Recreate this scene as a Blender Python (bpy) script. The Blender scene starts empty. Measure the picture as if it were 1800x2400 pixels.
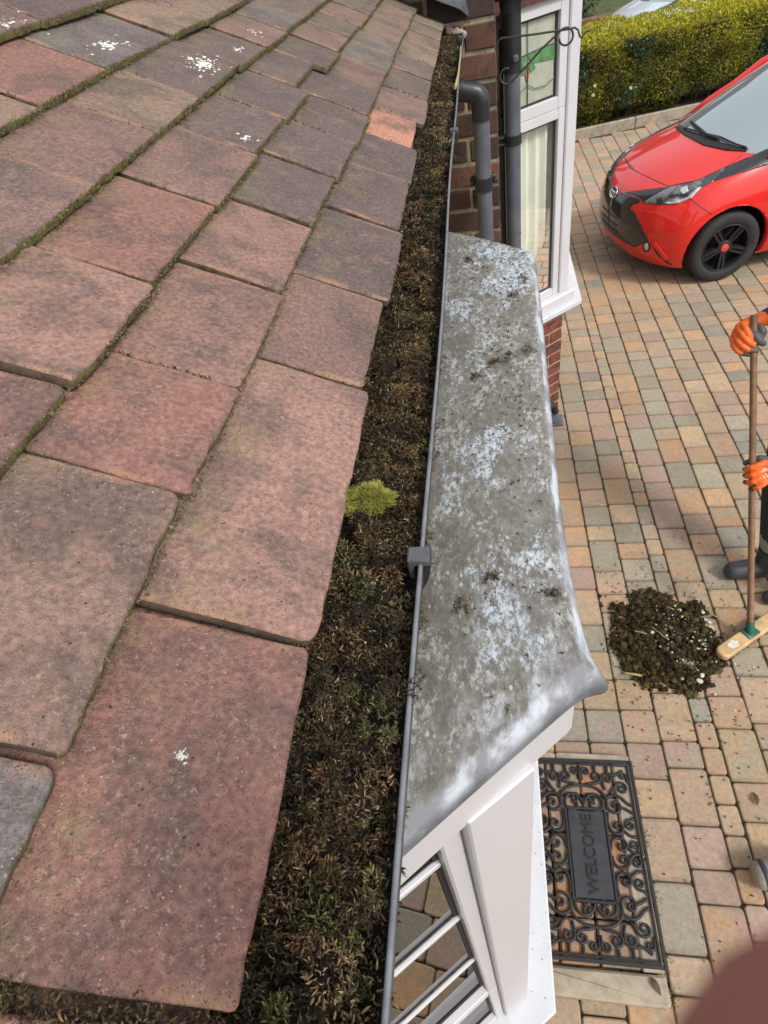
import bpy, bmesh, math, random
import numpy as np
from mathutils import Vector, Matrix, noise
from mathutils.bvhtree import BVHTree
from mathutils.geometry import delaunay_2d_cdt

random.seed(7); rng = np.random.default_rng(7)
S = bpy.context.scene
COL = S.collection
PI = math.pi

# ------------------------------------------------------------------ camera
CAM = Vector((0.0, 0.0, 2.8))
FPX, IW, IH = 1400.0, 1800.0, 2400.0          # focal length in pixels of an 1800 x 2400 frame
_a = Vector((212.0, -1475.0, FPX)).normalized()            # world +y seen from the camera
_b = Vector((328.0, 1375.957, FPX)).normalized()           # world -z seen from the camera
_Y, _Z = _a, -_b
_X = _Y.cross(_Z)
# rows = world axes in camera coords (x right, y down, z forward)
RW = Matrix((_X, _Y, _Z))
def cam2world(v): return RW @ v
cx_, cy_, cz_ = cam2world(Vector((1, 0, 0))), cam2world(Vector((0, -1, 0))), cam2world(Vector((0, 0, -1)))
cam_d = bpy.data.cameras.new('camera'); cam = bpy.data.objects.new('camera', cam_d); COL.objects.link(cam)
M = Matrix((cx_, cy_, cz_)).transposed().to_4x4(); M.translation = CAM
cam.matrix_world = M
cam_d.sensor_fit = 'VERTICAL'; cam_d.sensor_height = 36.0; cam_d.sensor_width = 27.0
cam_d.lens = 36.0 * FPX / IH
cam_d.clip_start = 0.002; cam_d.clip_end = 400.0
cam_d.dof.use_dof = True; cam_d.dof.focus_distance = 0.6; cam_d.dof.aperture_fstop = 38.0
S.camera = cam
def ray(px, py): return cam2world(Vector((px - IW / 2, py - IH / 2, FPX)))
def on_plane(px, py, axis, val):
    d = ray(px, py); t = (val - CAM[axis]) / d[axis]; return CAM + d * t

# ------------------------------------------------------------------ light
SUN_EL, SUN_AZ = math.radians(46), math.radians(-35)     # azimuth measured from +x towards +y
w = bpy.data.worlds.new('World'); S.world = w; w.use_nodes = True
nt = w.node_tree; nt.nodes.clear()
sky = nt.nodes.new('ShaderNodeTexSky'); sky.sky_type = 'NISHITA'; sky.sun_disc = False
sky.sun_elevation = SUN_EL; sky.sun_rotation = PI / 2 - SUN_AZ
sky.air_density = 1.0; sky.dust_density = 4.0; sky.ozone_density = 1.0
hs = nt.nodes.new('ShaderNodeHueSaturation'); hs.inputs['Saturation'].default_value = 0.35
bg = nt.nodes.new('ShaderNodeBackground'); bg.inputs[1].default_value = 0.13
wo = nt.nodes.new('ShaderNodeOutputWorld')
cl = nt.nodes.new('ShaderNodeMix'); cl.data_type = 'RGBA'; cl.inputs[0].default_value = 0.6; cl.inputs[7].default_value = (5.0, 5.2, 5.5, 1)     # even cloud cover over the clear-sky model
nt.links.new(sky.outputs[0], hs.inputs['Color']); nt.links.new(hs.outputs[0], cl.inputs[6]); nt.links.new(cl.outputs[2], bg.inputs[0]); nt.links.new(bg.outputs[0], wo.inputs[0])
sd = bpy.data.lights.new('sun', 'SUN'); sd.energy = 1.5; sd.angle = math.radians(12); sd.color = (1.0, 0.96, 0.9)
so = bpy.data.objects.new('sun', sd); COL.objects.link(so)
sv = Vector((math.cos(SUN_EL) * math.cos(SUN_AZ), math.cos(SUN_EL) * math.sin(SUN_AZ), math.sin(SUN_EL)))
so.rotation_euler = sv.to_track_quat('Z', 'Y').to_euler(); so.location = (3, -1, 8)
S.view_settings.view_transform = 'Standard'; S.view_settings.look = 'None'
S.view_settings.exposure = 0.72; S.view_settings.gamma = 1.0; S.view_settings.use_curve_mapping = False
S.cycles.max_bounces = 8; S.cycles.transparent_max_bounces = 12

# ------------------------------------------------------------------ helpers
def link(o, parent=None):
    COL.objects.link(o)
    if parent is not None: o.parent = parent
    return o
def tag(o, label=None, cat=None, group=None, kind=None):
    if label: o['label'] = label
    if cat: o['category'] = cat
    if group: o['group'] = group
    if kind: o['kind'] = kind
    return o
def empty(name, loc=(0, 0, 0), rz=0.0, **k):
    o = bpy.data.objects.new(name, None); o.empty_display_size = 0.05
    o.location = loc; o.rotation_euler = (0, 0, rz); link(o); return tag(o, **k)
def mesh_from(name, V, F, mats, mi=None, smooth=False, cols=None):
    me = bpy.data.meshes.new(name)
    me.from_pydata([tuple(v) for v in V], [], [tuple(f) for f in F])
    for m in (mats if isinstance(mats, (list, tuple)) else [mats]): me.materials.append(m)
    if mi is not None: me.polygons.foreach_set('material_index', list(mi))
    if smooth: me.polygons.foreach_set('use_smooth', [True] * len(me.polygons))
    if cols is not None:
        at = me.color_attributes.new('Col', 'FLOAT_COLOR', 'POINT')
        c = np.ones((len(V), 4), np.float32); c[:, :3] = cols; at.data.foreach_set('color', c.ravel())
    me.update(); return me
def obj(name, me, parent=None):
    return link(bpy.data.objects.new(name, me), parent)
def tri_mesh(name, V, T, mat, cols=None, smooth=False):
    """fast numpy triangles"""
    me = bpy.data.meshes.new(name); nv, ntri = len(V), len(T)
    me.vertices.add(nv); me.vertices.foreach_set('co', np.asarray(V, np.float32).ravel())
    me.loops.add(ntri * 3); me.loops.foreach_set('vertex_index', np.asarray(T, np.int32).ravel())
    me.polygons.add(ntri); me.polygons.foreach_set('loop_start', np.arange(0, ntri * 3, 3, dtype=np.int32))
    me.polygons.foreach_set('loop_total', np.full(ntri, 3, np.int32))
    if smooth: me.polygons.foreach_set('use_smooth', np.ones(ntri, bool))
    me.materials.append(mat); me.update(calc_edges=True); me.validate()
    if cols is not None:
        at = me.color_attributes.new('Col', 'FLOAT_COLOR', 'POINT')
        c = np.ones((nv, 4), np.float32); c[:, :3] = cols; at.data.foreach_set('color', c.ravel())
    return me

class MB:
    def __init__(s): s.V = []; s.F = []; s.M = []
    def add(s, V, F, m=0):
        o = len(s.V); s.V += [tuple(v) for v in V]; s.F += [tuple(i + o for i in f) for f in F]; s.M += [m] * len(F)
    def box(s, c, h, m=0, R=None, bev=0.0):
        """c centre, h half sizes; a bevelled box when bev > 0"""
        c = Vector(c); pts = []
        if bev <= 0:
            for sx in (-1, 1):
                for sy in (-1, 1):
                    for sz in (-1, 1): pts.append(Vector((sx * h[0], sy * h[1], sz * h[2])))
            F = [(0, 1, 3, 2), (4, 6, 7, 5), (0, 4, 5, 1), (2, 3, 7, 6), (0, 2, 6, 4), (1, 5, 7, 3)]
        else:
            b = min(bev, min(h) * 0.98); idx = {}
            for sx in (-1, 1):
                for sy in (-1, 1):
                    for sz in (-1, 1):
                        for ax in range(3):
                            p = [sx * h[0], sy * h[1], sz * h[2]]
                            for k in range(3):
                                if k != ax: p[k] -= (sx, sy, sz)[k] * b
                            idx[(sx, sy, sz, ax)] = len(pts); pts.append(Vector(p))
            F = []
            for ax in range(3):
                u, v = [k for k in range(3) if k != ax]
                for sg in (-1, 1):
                    q = []
                    for su, sv_ in ((-1, -1), (1, -1), (1, 1), (-1, 1)):
                        k = [0, 0, 0]; k[ax] = sg; k[u] = su; k[v] = sv_; q.append(idx[(*k, ax)])
                    F.append(q)
                for su in (-1, 1):
                    for sv_ in (-1, 1):   # edge parallel to ax
                        k0 = [0, 0, 0]; k0[u] = su; k0[v] = sv_
                        a0 = k0[:]; a0[ax] = -1; a1 = k0[:]; a1[ax] = 1
                        F.append([idx[(*a0, u)], idx[(*a1, u)], idx[(*a1, v)], idx[(*a0, v)]])
            for sx in (-1, 1):
                for sy in (-1, 1):
                    for sz in (-1, 1): F.append([idx[(sx, sy, sz, a)] for a in range(3)])
        if R is not None: pts = [R @ p for p in pts]
        s.add([p + c for p in pts], F, m)
    def tube(s, path, r, n=8, m=0, caps=True, closed=False):
        P = [Vector(p) for p in path]; k = len(P); rr = r if isinstance(r, (list, tuple)) else [r] * k
        V = []; F = []; up = None
        for i in range(k):
            if closed: t = (P[(i + 1) % k] - P[i - 1])
            else: t = P[min(i + 1, k - 1)] - P[max(i - 1, 0)]
            t = t.normalized() if t.length > 1e-9 else Vector((0, 0, 1))
            if up is None:
                up = Vector((0, 0, 1)) if abs(t.z) < 0.9 else Vector((1, 0, 0))
            e1 = (up - t * up.dot(t)).normalized(); e2 = t.cross(e1); up = e1
            for j in range(n):
                a = 2 * PI * j / n; V.append(P[i] + (e1 * math.cos(a) + e2 * math.sin(a)) * rr[i])
        for i in range(k if closed else k - 1):
            for j in range(n):
                i2 = (i + 1) % k
                F.append((i * n + j, i * n + (j + 1) % n, i2 * n + (j + 1) % n, i2 * n + j))
        if caps and not closed:
            F.append(tuple(range(n - 1, -1, -1))); F.append(tuple((k - 1) * n + j for j in range(n)))
        s.add(V, F, m)
    def prism(s, poly, z0, z1, m=0, bev=0.0):
        n = len(poly); V = [(x, y, z0) for x, y in poly] + [(x, y, z1 - bev) for x, y in poly]
        F = [(i, (i + 1) % n, n + (i + 1) % n, n + i) for i in range(n)] + [tuple(range(n - 1, -1, -1))]
        if bev > 0:
            q = inset(poly, bev); V += [(x, y, z1) for x, y in q]
            F += [(n + i, n + (i + 1) % n, 2 * n + (i + 1) % n, 2 * n + i) for i in range(n)] + [tuple(range(2 * n, 3 * n))]
        else: F.append(tuple(range(n, 2 * n)))
        s.add(V, F, m)
    def lathe(s, prof, n=24, m=0, M=None):
        k = len(prof); V = []; F = []
        for i in range(n):
            a = 2 * PI * i / n
            for r, z in prof:
                p = Vector((r * math.cos(a), r * math.sin(a), z)); V.append(M @ p if M else p)
        for i in range(n):
            for j in range(k - 1):
                i2 = (i + 1) % n; F.append((i * k + j, i2 * k + j, i2 * k + j + 1, i * k + j + 1))
        s.add(V, F, m)
    def build(s, name, mats, parent=None, smooth=False, auto=None):
        me = mesh_from(name, s.V, s.F, mats, s.M, smooth)
        if auto is not None:
            bm = bmesh.new(); bm.from_mesh(me)
            for f in bm.faces: f.smooth = True
            for e in bm.edges:
                if len(e.link_faces) == 2 and e.calc_face_angle(0) > auto: e.smooth = False
            bm.to_mesh(me); bm.free()
        return obj(name, me, parent)

def inset(poly, d):
    n = len(poly); out = []
    for i in range(n):
        p0, p1, p2 = Vector(poly[i - 1]), Vector(poly[i]), Vector(poly[(i + 1) % n])
        e1 = (p1 - p0).normalized(); e2 = (p2 - p1).normalized()
        n1 = Vector((-e1.y, e1.x)); n2 = Vector((-e2.y, e2.x)); b = (n1 + n2)
        b = b.normalized() if b.length > 1e-6 else n1
        out.append(tuple(p1 + b * (d / max(0.5, b.dot(n1)))))
    return out
def round_rect(cx, cy, hx, hy, r, k=3):
    out = []
    for (sx, sy, a0) in ((1, 1, 0), (-1, 1, 90), (-1, -1, 180), (1, -1, 270)):
        for i in range(k):
            a = math.radians(a0 + 90 * i / (k - 1)) if k > 1 else math.radians(a0 + 45)
            out.append((cx + sx * (hx - r) + r * math.cos(a), cy + sy * (hy - r) + r * math.sin(a)))
    return out
def copy_tree(o, parent=None):
    c = o.copy(); COL.objects.link(c); c.parent = parent
    for ch in o.children: copy_tree(ch, c)
    return c

# ------------------------------------------------------------------ materials
class NT:
    def __init__(s, name, rough=0.6, spec=0.5):
        s.m = bpy.data.materials.new(name); s.m.use_nodes = True; s.t = s.m.node_tree
        s.b = s.t.nodes['Principled BSDF']; s.b.inputs['Roughness'].default_value = rough
        s.b.inputs['Specular IOR Level'].default_value = spec
    def n(s, ty, **k):
        nd = s.t.nodes.new(ty)
        for a, v in k.items(): setattr(nd, a, v)
        return nd
    def l(s, a, b): s.t.links.new(a, b)
    def coord(s, which='Object', rnd=True):
        tc = s.n('ShaderNodeTexCoord')
        if not rnd: return tc.outputs[which]
        oi = s.n('ShaderNodeObjectInfo'); mu = s.n('ShaderNodeMath', operation='MULTIPLY'); mu.inputs[1].default_value = 57.3
        s.l(oi.outputs['Random'], mu.inputs[0])
        va = s.n('ShaderNodeVectorMath', operation='ADD'); s.l(tc.outputs[which], va.inputs[0]); s.l(mu.outputs[0], va.inputs[1])
        return va.outputs[0]
    def noise(s, vec, scale, detail=4, rough=0.6, dist=0.0):
        nd = s.n('ShaderNodeTexNoise'); nd.inputs['Scale'].default_value = scale; nd.inputs['Detail'].default_value = detail
        nd.inputs['Roughness'].default_value = rough; nd.inputs['Distortion'].default_value = dist
        s.l(vec, nd.inputs['Vector']); return nd.outputs['Fac']
    def voro(s, vec, scale, feat='F1'):
        nd = s.n('ShaderNodeTexVoronoi', feature=feat); nd.inputs['Scale'].default_value = scale; s.l(vec, nd.inputs['Vector'])
        return nd.outputs['Distance']
    def ramp(s, fac, lo, hi, a=0.0, b=1.0):
        mr = s.n('ShaderNodeMapRange'); mr.interpolation_type = 'SMOOTHSTEP'
        mr.inputs[1].default_value = lo; mr.inputs[2].default_value = hi; mr.inputs[3].default_value = a; mr.inputs[4].default_value = b
        s.l(fac, mr.inputs[0]); return mr.outputs[0]
    def mul(s, a, b, op='MULTIPLY'):
        m = s.n('ShaderNodeMath', operation=op)
        for i, v in enumerate((a, b)):
            if isinstance(v, (int, float)): m.inputs[i].default_value = v
            else: s.l(v, m.inputs[i])
        return m.outputs[0]
    def mix(s, fac, a, b, mode='MIX'):
        m = s.n('ShaderNodeMix', data_type='RGBA', blend_type=mode)
        for i, v in ((0, fac), (6, a), (7, b)):
            if isinstance(v, (int, float)): m.inputs[i].default_value = v
            elif isinstance(v, tuple): m.inputs[i].default_value = (*v, 1)
            else: s.l(v, m.inputs[i])
        return m.outputs[2]
    def color(s, c):
        if isinstance(c, tuple): s.b.inputs['Base Color'].default_value = (*c, 1)
        else: s.l(c, s.b.inputs['Base Color'])
    def bump(s, h, strength=0.3, dist=0.002):
        b = s.n('ShaderNodeBump'); b.inputs['Strength'].default_value = strength; b.inputs['Distance'].default_value = dist
        s.l(h, b.inputs['Height']); s.l(b.outputs[0], s.b.inputs['Normal'])
    def objcol(s): return s.n('ShaderNodeObjectInfo').outputs['Color']
    def attr(s, nm='Col'): return s.n('ShaderNodeAttribute', attribute_name=nm).outputs['Color']

def simple(name, c, rough=0.5, var=0.12, scale=30.0, bump=0.0, bscale=200.0, metal=0.0, spec=0.5, coat=0.0):
    t = NT(name, rough, spec); v = t.coord()
    f = t.noise(v, scale, 5, 0.65)
    lo = tuple(x * (1 - var) for x in c); hi = tuple(min(1, x * (1 + var)) for x in c)
    t.color(t.mix(t.ramp(f, 0.3, 0.7), lo, hi)); t.b.inputs['Metallic'].default_value = metal
    if coat: t.b.inputs['Coat Weight'].default_value = coat; t.b.inputs['Coat Roughness'].default_value = 0.03
    if bump: t.bump(t.noise(v, bscale, 4, 0.7), bump, 0.002)
    return t.m

def tile_mat():
    t = NT('clay_tile', 0.92, 0.25); v = t.coord(); c = t.objcol()
    big = t.noise(v, 13, 5, 0.62, 0.4); mid = t.noise(v, 38, 6, 0.7, 0.3); fine = t.noise(v, 260, 5, 0.75)
    col = t.mix(t.ramp(big, 0.42, 0.64, 0, 0.66), c, (0.120, 0.092, 0.085))
    col = t.mix(t.ramp(mid, 0.50, 0.74, 0, 0.55), col, (0.385, 0.212, 0.165))
    col = t.mix(t.ramp(t.noise(v, 22, 5, 0.7), 0.54, 0.72, 0, 0.38), col, (0.140, 0.100, 0.095))
    col = t.mix(t.ramp(fine, 0.28, 0.72, 0.0, 1.0), t.mix(1.0, col, (0.56, 0.55, 0.55), 'MULTIPLY'), t.mix(1.0, col, (1.34, 1.33, 1.32), 'MULTIPLY'))
    sg = t.n('ShaderNodeSeparateXYZ'); t.l(t.n('ShaderNodeTexCoord').outputs['Generated'], sg.inputs[0])
    ab = t.n('ShaderNodeMath', operation='ABSOLUTE'); t.l(t.mul(sg.outputs[1], -0.5, 'ADD'), ab.inputs[0])
    sidem = t.mul(t.ramp(ab.outputs[0], 0.44, 0.497), t.ramp(t.noise(v, 24, 5, 0.7), 0.44, 0.60)); col = t.mix(t.mul(sidem, 0.75), col, (0.43, 0.245, 0.155))
    # algae: yellow green film towards the upper part of the exposed face
    sep = t.n('ShaderNodeSeparateXYZ'); t.l(t.n('ShaderNodeTexCoord').outputs['Object'], sep.inputs[0])
    al = t.mul(t.ramp(sep.outputs[0], 0.045, 0.098, 0.04, 0.7), t.mul(t.ramp(t.noise(v, 14, 6, 0.75), 0.46, 0.66), t.ramp(t.noise(v, 190, 5, 0.8), 0.36, 0.62)))
    col = t.mix(al, col, (0.27, 0.245, 0.105))
    # pale lichen specks and dark pits
    sp = t.mul(t.ramp(t.voro(v, 260), 0.16, 0.07), t.ramp(t.noise(v, 30, 3, 0.6), 0.46, 0.62))
    col = t.mix(sp, col, (0.46, 0.42, 0.27))
    sp2 = t.mul(t.ramp(t.voro(v, 90), 0.075, 0.04), t.ramp(t.noise(v, 17, 3, 0.6), 0.56, 0.66))
    col = t.mix(sp2, col, (0.60, 0.58, 0.50))
    g1 = t.noise(v, 520, 4, 0.75); g2 = t.noise(v, 330, 4, 0.8, 0.6)
    col = t.mix(t.ramp(g1, 0.55, 0.62, 0, 0.8), col, (0.085, 0.060, 0.052))
    col = t.mix(t.mul(t.ramp(g2, 0.58, 0.65), t.ramp(t.noise(v, 26, 4, 0.6), 0.40, 0.60, 0.12, 0.75)), col, (0.44, 0.345, 0.275))
    pit = t.ramp(t.voro(v, 150), 0.11, 0.05)
    pitm = t.mul(pit, t.ramp(t.noise(v, 45, 3), 0.5, 0.58))
    col = t.mix(t.mul(pitm, 0.7), col, (0.035, 0.028, 0.022))
    t.color(col)
    h = t.mul(t.mul(fine, 0.55), t.mul(mid, 0.8), 'ADD'); h = t.mul(h, t.mul(pitm, -0.9), 'ADD'); h = t.mul(h, t.mul(g1, -0.5), 'ADD'); h = t.mul(h, t.mul(t.noise(v, 700, 3, 0.7), 0.2), 'ADD')
    t.bump(h, 1.0, 0.0075)
    return t.m
def tile_edge_mat():
    t = NT('tile_edge', 0.95, 0.2); v = t.coord()
    n1 = t.noise(v, 30, 5, 0.7)
    col = t.mix(t.ramp(n1, 0.40, 0.58), (0.160, 0.108, 0.075), (0.205, 0.195, 0.075))
    col = t.mix(t.ramp(t.noise(v, 160, 4, 0.7), 0.5, 0.7), col, (0.06, 0.05, 0.026))
    t.color(col); t.bump(t.noise(v, 330, 5, 0.8), 0.9, 0.003); return t.m
def moss_mat(name='moss_blades'):
    t = NT(name, 0.85, 0.25); c = t.attr(); v = t.coord(rnd=False)
    t.color(t.mix(t.ramp(t.noise(v, 120, 3), 0.35, 0.65), t.mix(1.0, c, (0.6, 0.6, 0.6), 'MULTIPLY'), c)); return t.m
def lead_mat():
    t = NT('weathered_lead', 0.75, 0.35); v0 = t.coord(rnd=False); mp_ = t.n('ShaderNodeMapping'); mp_.inputs['Scale'].default_value = (1.0, .55, 1.0); t.l(v0, mp_.inputs[0]); v = mp_.outputs[0]
    ed = t.n('ShaderNodeAttribute', attribute_name='Col').outputs['Color']; se = t.n('ShaderNodeSeparateColor'); t.l(ed, se.inputs[0]); edge = se.outputs[0]
    base = t.mix(t.ramp(t.noise(v, 14, 5, 0.65), 0.35, 0.65), (0.165, 0.154, 0.132), (0.208, 0.202, 0.190))
    base = t.mix(t.ramp(t.noise(v, 150, 5, 0.75), 0.35, 0.62, 0, 0.75), base, (0.095, 0.086, 0.068))
    n1 = t.noise(v, 10, 6, 0.72, 0.1); n2 = t.noise(v, 210, 6, 0.85, 0.1); n3 = t.noise(v, 34, 6, 0.8, 0.1)
    pm = t.mul(t.ramp(t.mul(n1, t.mul(n3, 0.5), 'ADD'), 0.75, 0.85), t.ramp(n2, 0.45, 0.53))
    pm2 = t.mul(t.ramp(n3, 0.44, 0.58), t.ramp(n2, 0.49, 0.55))
    base = t.mix(t.mul(pm2, 0.75), base, (0.42, 0.42, 0.40))
    base = t.mix(t.mul(pm, .85), base, (0.47, 0.52, 0.57))
    nfl = t.mul(t.ramp(t.voro(v, 120), 0.2, 0.1), t.ramp(t.noise(v, 25, 3), 0.5, 0.6)); base = t.mix(nfl, base, (0.42, 0.42, 0.38))
    clean = t.mix(t.ramp(t.noise(v, 35, 4, 0.6), 0.40, 0.62), (0.21, 0.21, 0.225), (0.47, 0.50, 0.54))
    em = t.mul(t.mul(edge, t.ramp(t.noise(v, 30, 5, 0.7), 0.2, 0.8, -0.35, 0.35), 'ADD'), 1.0)
    base = t.mix(t.ramp(em, 0.45, 0.85), base, clean)
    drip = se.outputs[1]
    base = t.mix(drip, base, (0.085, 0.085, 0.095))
    t.color(base); t.bump(t.mul(n2, t.mul(pm, 0.5), 'ADD'), 0.5, 0.0015); return t.m
def paver_mat(name, src):
    t = NT(name, 0.88, 0.3); v = t.coord('Object' if src == 'obj' else 'Object', rnd=(src == 'obj'))
    c = t.objcol() if src == 'obj' else t.attr()
    n1 = t.noise(v, 9, 5, 0.65, 0.5); n2 = t.noise(v, 60, 5, 0.7)
    col = t.mix(t.ramp(n1, 0.42, 0.64, 0, 0.65), c, (0.310, 0.275, 0.205))
    col = t.mix(t.ramp(t.noise(v, 6, 4, 0.6, 0.8), 0.52, 0.70, 0, 0.5), col, (0.335, 0.240, 0.205))
    col = t.mix(t.ramp(n2, 0.3, 0.7), t.mix(1.0, col, (0.82, 0.81, 0.80), 'MULTIPLY'), t.mix(1.0, col, (1.12, 1.12, 1.11), 'MULTIPLY'))
    if src == 'obj':
        sg = t.n('ShaderNodeSeparateXYZ'); t.l(t.n('ShaderNodeTexCoord').outputs['Generated'], sg.inputs[0]); em = None
        for ax_ in (0, 1):
            ab = t.n('ShaderNodeMath', operation='ABSOLUTE'); t.l(t.mul(sg.outputs[ax_], -0.5, 'ADD'), ab.inputs[0]); e_ = t.ramp(t.mul(ab.outputs[0], t.mul(t.mul(t.noise(v, 35, 4, 0.7), -0.5, 'ADD'), 0.16), 'ADD'), 0.40, 0.50); em = e_ if em is None else t.mul(em, e_, 'MAXIMUM')
        col = t.mix(t.mul(em, 0.35), col, (0.13, 0.10, 0.065))
    col = t.mix(t.mul(t.ramp(t.voro(v, 30), 0.08, 0.045), 0.8), col, (0.07, 0.05, 0.035))
    col = t.mix(t.mul(t.mul(t.ramp(t.voro(v, 44), 0.07, 0.04), t.ramp(t.noise(v, 8, 2), 0.5, 0.55)), 0.9), col, (0.55, 0.5, 0.42))
    wt = t.n('ShaderNodeTexCoord').outputs['Object'] if src != 'obj' else t.n('ShaderNodeNewGeometry').outputs['Position']
    st = t.ramp(t.noise(wt, 2.2, 5, 0.65, 0.6), 0.56, 0.72, 0, 0.45); col = t.mix(st, col, t.mix(1.0, col, (0.62, 0.56, 0.45), 'MULTIPLY'))
    t.color(col); t.bump(t.mul(n2, t.noise(v, 220, 4, 0.7), 'ADD'), 0.45, 0.003); return t.m
def brick_mat():
    t = NT('facing_brick', 0.9, 0.25); v = t.coord(); c = t.objcol()
    col = t.mix(t.ramp(t.noise(v, 18, 5, 0.7), 0.45, 0.65, 0, 0.8), c, (0.050, 0.036, 0.030))
    col = t.mix(t.ramp(t.noise(v, 70, 5, 0.75), 0.52, 0.7, 0, 0.7), col, t.mix(1.0, c, (1.6, 1.5, 1.4), 'MULTIPLY'))
    t.color(col); t.bump(t.noise(v, 120, 6, 0.8), 0.7, 0.004); return t.m
def glass_mat(name, tint=(0.9, 0.93, 0.92), ior=1.55, gl=1.0):
    m = bpy.data.materials.new(name); m.use_nodes = True; n = m.node_tree; n.nodes.clear()
    o = n.nodes.new('ShaderNodeOutputMaterial'); mx = n.nodes.new('ShaderNodeMixShader'); tr = n.nodes.new('ShaderNodeBsdfTransparent'); g = n.nodes.new('ShaderNodeBsdfGlossy')
    fr = n.nodes.new('ShaderNodeFresnel'); fr.inputs[0].default_value = ior; g.inputs['Roughness'].default_value = 0.015; g.inputs['Color'].default_value = (gl, gl, gl, 1)
    tr.inputs[0].default_value = (*tint, 1)
    n.links.new(fr.outputs[0], mx.inputs[0]); n.links.new(tr.outputs[0], mx.inputs[1]); n.links.new(g.outputs[0], mx.inputs[2]); n.links.new(mx.outputs[0], o.inputs[0])
    return m
MT = dict(
    tile=tile_mat(), edge=tile_edge_mat(), moss=moss_mat(), lead=lead_mat(), paver=paver_mat('block_paver', 'obj'), paver_far=paver_mat('block_paver_far', 'attr'), brick=brick_mat(),
    gutter=simple('gutter_plastic', (0.030, 0.031, 0.034), 0.42, 0.25, 25, 0.15, 300),
    gutter_rim=simple('gutter_rim_worn', (0.145, 0.15, 0.165), 0.45, 0.25, 40, 0.1, 300),
    pipe=simple('pipe_plastic', (0.105, 0.115, 0.135), 0.33, 0.2, 9, 0.05, 100),
    pipe_black=simple('pipe_collar', (0.02, 0.021, 0.024), 0.4, 0.2, 20),
    upvc=simple('white_upvc', (0.56, 0.55, 0.57), 0.32, 0.03, 6, 0.04, 60),
    upvc_dirty=simple('white_sill', (0.57, 0.58, 0.61), 0.38, 0.05, 14, 0.05, 120),
    gasket=simple('rubber_gasket', (0.022, 0.02, 0.02), 0.6),
    glass=glass_mat('window_glass', (.95, .97, .95), 1.32), glass_near=glass_mat('reflective_glass', (0.55, 0.58, 0.55), 1.5, .34),
    curtain=simple('curtain_cloth', (0.80, 0.80, 0.70), 0.9, 0.06, 8), room=simple('room_wall', (0.20, 0.19, 0.17), 0.9),
    mortar=simple('pale_mortar', (0.30, 0.25, 0.17), 0.95, 0.35, 45, 0.7, 250),
    sand=simple('jointing_sand', (0.055, 0.040, 0.024), 0.95, 0.45, 6, 0.8, 200),
    stone=simple('kerb_concrete', (0.34, 0.285, 0.215), 0.92, 0.22, 14, 0.6, 160),
    rubber=simple('mat_rubber', (0.016, 0.016, 0.018), 0.6, 0.3, 40, 0.2, 300),
    rubber_panel=simple('mat_panel', (0.028, 0.031, 0.036), 0.6, 0.3, 12, 0.3, 200),
    iron=simple('wrought_iron', (0.035, 0.03, 0.028), 0.6, 0.3, 60, 0.3, 400),
    soil=simple('dark_soil', (0.035, 0.026, 0.018), 0.95, 0.4, 12, 0.9, 90),
    asphalt=simple('asphalt', (0.055, 0.053, 0.052), 0.9, 0.2, 10, 0.4, 200),
    timber=simple('rafter_timber', (0.16, 0.11, 0.07), 0.9, 0.2, 12),
)
# ------------------------------------------------------------------ tufts of moss blades (numpy)
def unit(a): return a / np.maximum(np.linalg.norm(a, axis=1, keepdims=True), 1e-9)
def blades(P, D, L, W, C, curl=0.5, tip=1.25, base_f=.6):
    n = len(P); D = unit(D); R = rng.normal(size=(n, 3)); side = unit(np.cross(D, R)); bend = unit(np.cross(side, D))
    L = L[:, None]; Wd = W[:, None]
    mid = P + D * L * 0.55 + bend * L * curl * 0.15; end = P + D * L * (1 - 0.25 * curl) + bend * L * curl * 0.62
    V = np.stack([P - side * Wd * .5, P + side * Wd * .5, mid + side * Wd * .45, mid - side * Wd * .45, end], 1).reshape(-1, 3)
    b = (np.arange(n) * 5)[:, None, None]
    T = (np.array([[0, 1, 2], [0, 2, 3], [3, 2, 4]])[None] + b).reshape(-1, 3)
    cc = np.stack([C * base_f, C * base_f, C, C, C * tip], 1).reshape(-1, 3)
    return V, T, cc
def join_bl(L):
    V = []; T = []; Cc = []; o = 0
    for v, t, c in L: V.append(v); T.append(t + o); Cc.append(c); o += len(v)
    return np.concatenate(V), np.concatenate(T), np.clip(np.concatenate(Cc), 0, 1)
PAL = np.array([[.095, .064, .034], [.130, .083, .043], [.066, .047, .030], [.105, .078, .040], [.170, .112, .056], [.078, .064, .034], [.125, .110, .045], [.185, .108, .052], [.048, .037, .026]])
def clump_set(centers, r, nper, L, W, pal=PAL, wts=None, up=(0, 0, 1), spread=1.0, gain=1.0):
    """each centre gets a small dome of blades in one colour family"""
    n = len(centers); r = np.broadcast_to(r, (n,)); k = nper
    ci = rng.choice(len(pal), n, p=wts)
    base = pal[ci] * np.exp(rng.normal(-.08, .42, (n, 1))) * gain
    cen = np.repeat(centers, k, 0); rr = np.repeat(r, k)[:, None]
    d = rng.normal(size=(n * k, 3)) * spread + np.array(up)[None] * 0.9
    d = unit(d); P = cen + d * rr * rng.uniform(.2, .95, (n * k, 1))
    d2 = unit(d + rng.normal(size=d.shape) * .55)
    Ls = np.repeat(np.broadcast_to(L, (n,)), k) * rng.uniform(.6, 1.4, n * k); Ws = np.repeat(np.broadcast_to(W, (n,)), k) * rng.uniform(.7, 1.3, n * k)
    C = np.repeat(base, k, 0) * rng.uniform(.6, 1.4, (n * k, 1)) * (1 + rng.normal(size=(n * k, 3)) * .06)
    return blades(P, d2, Ls, Ws, C, .6)

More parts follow.
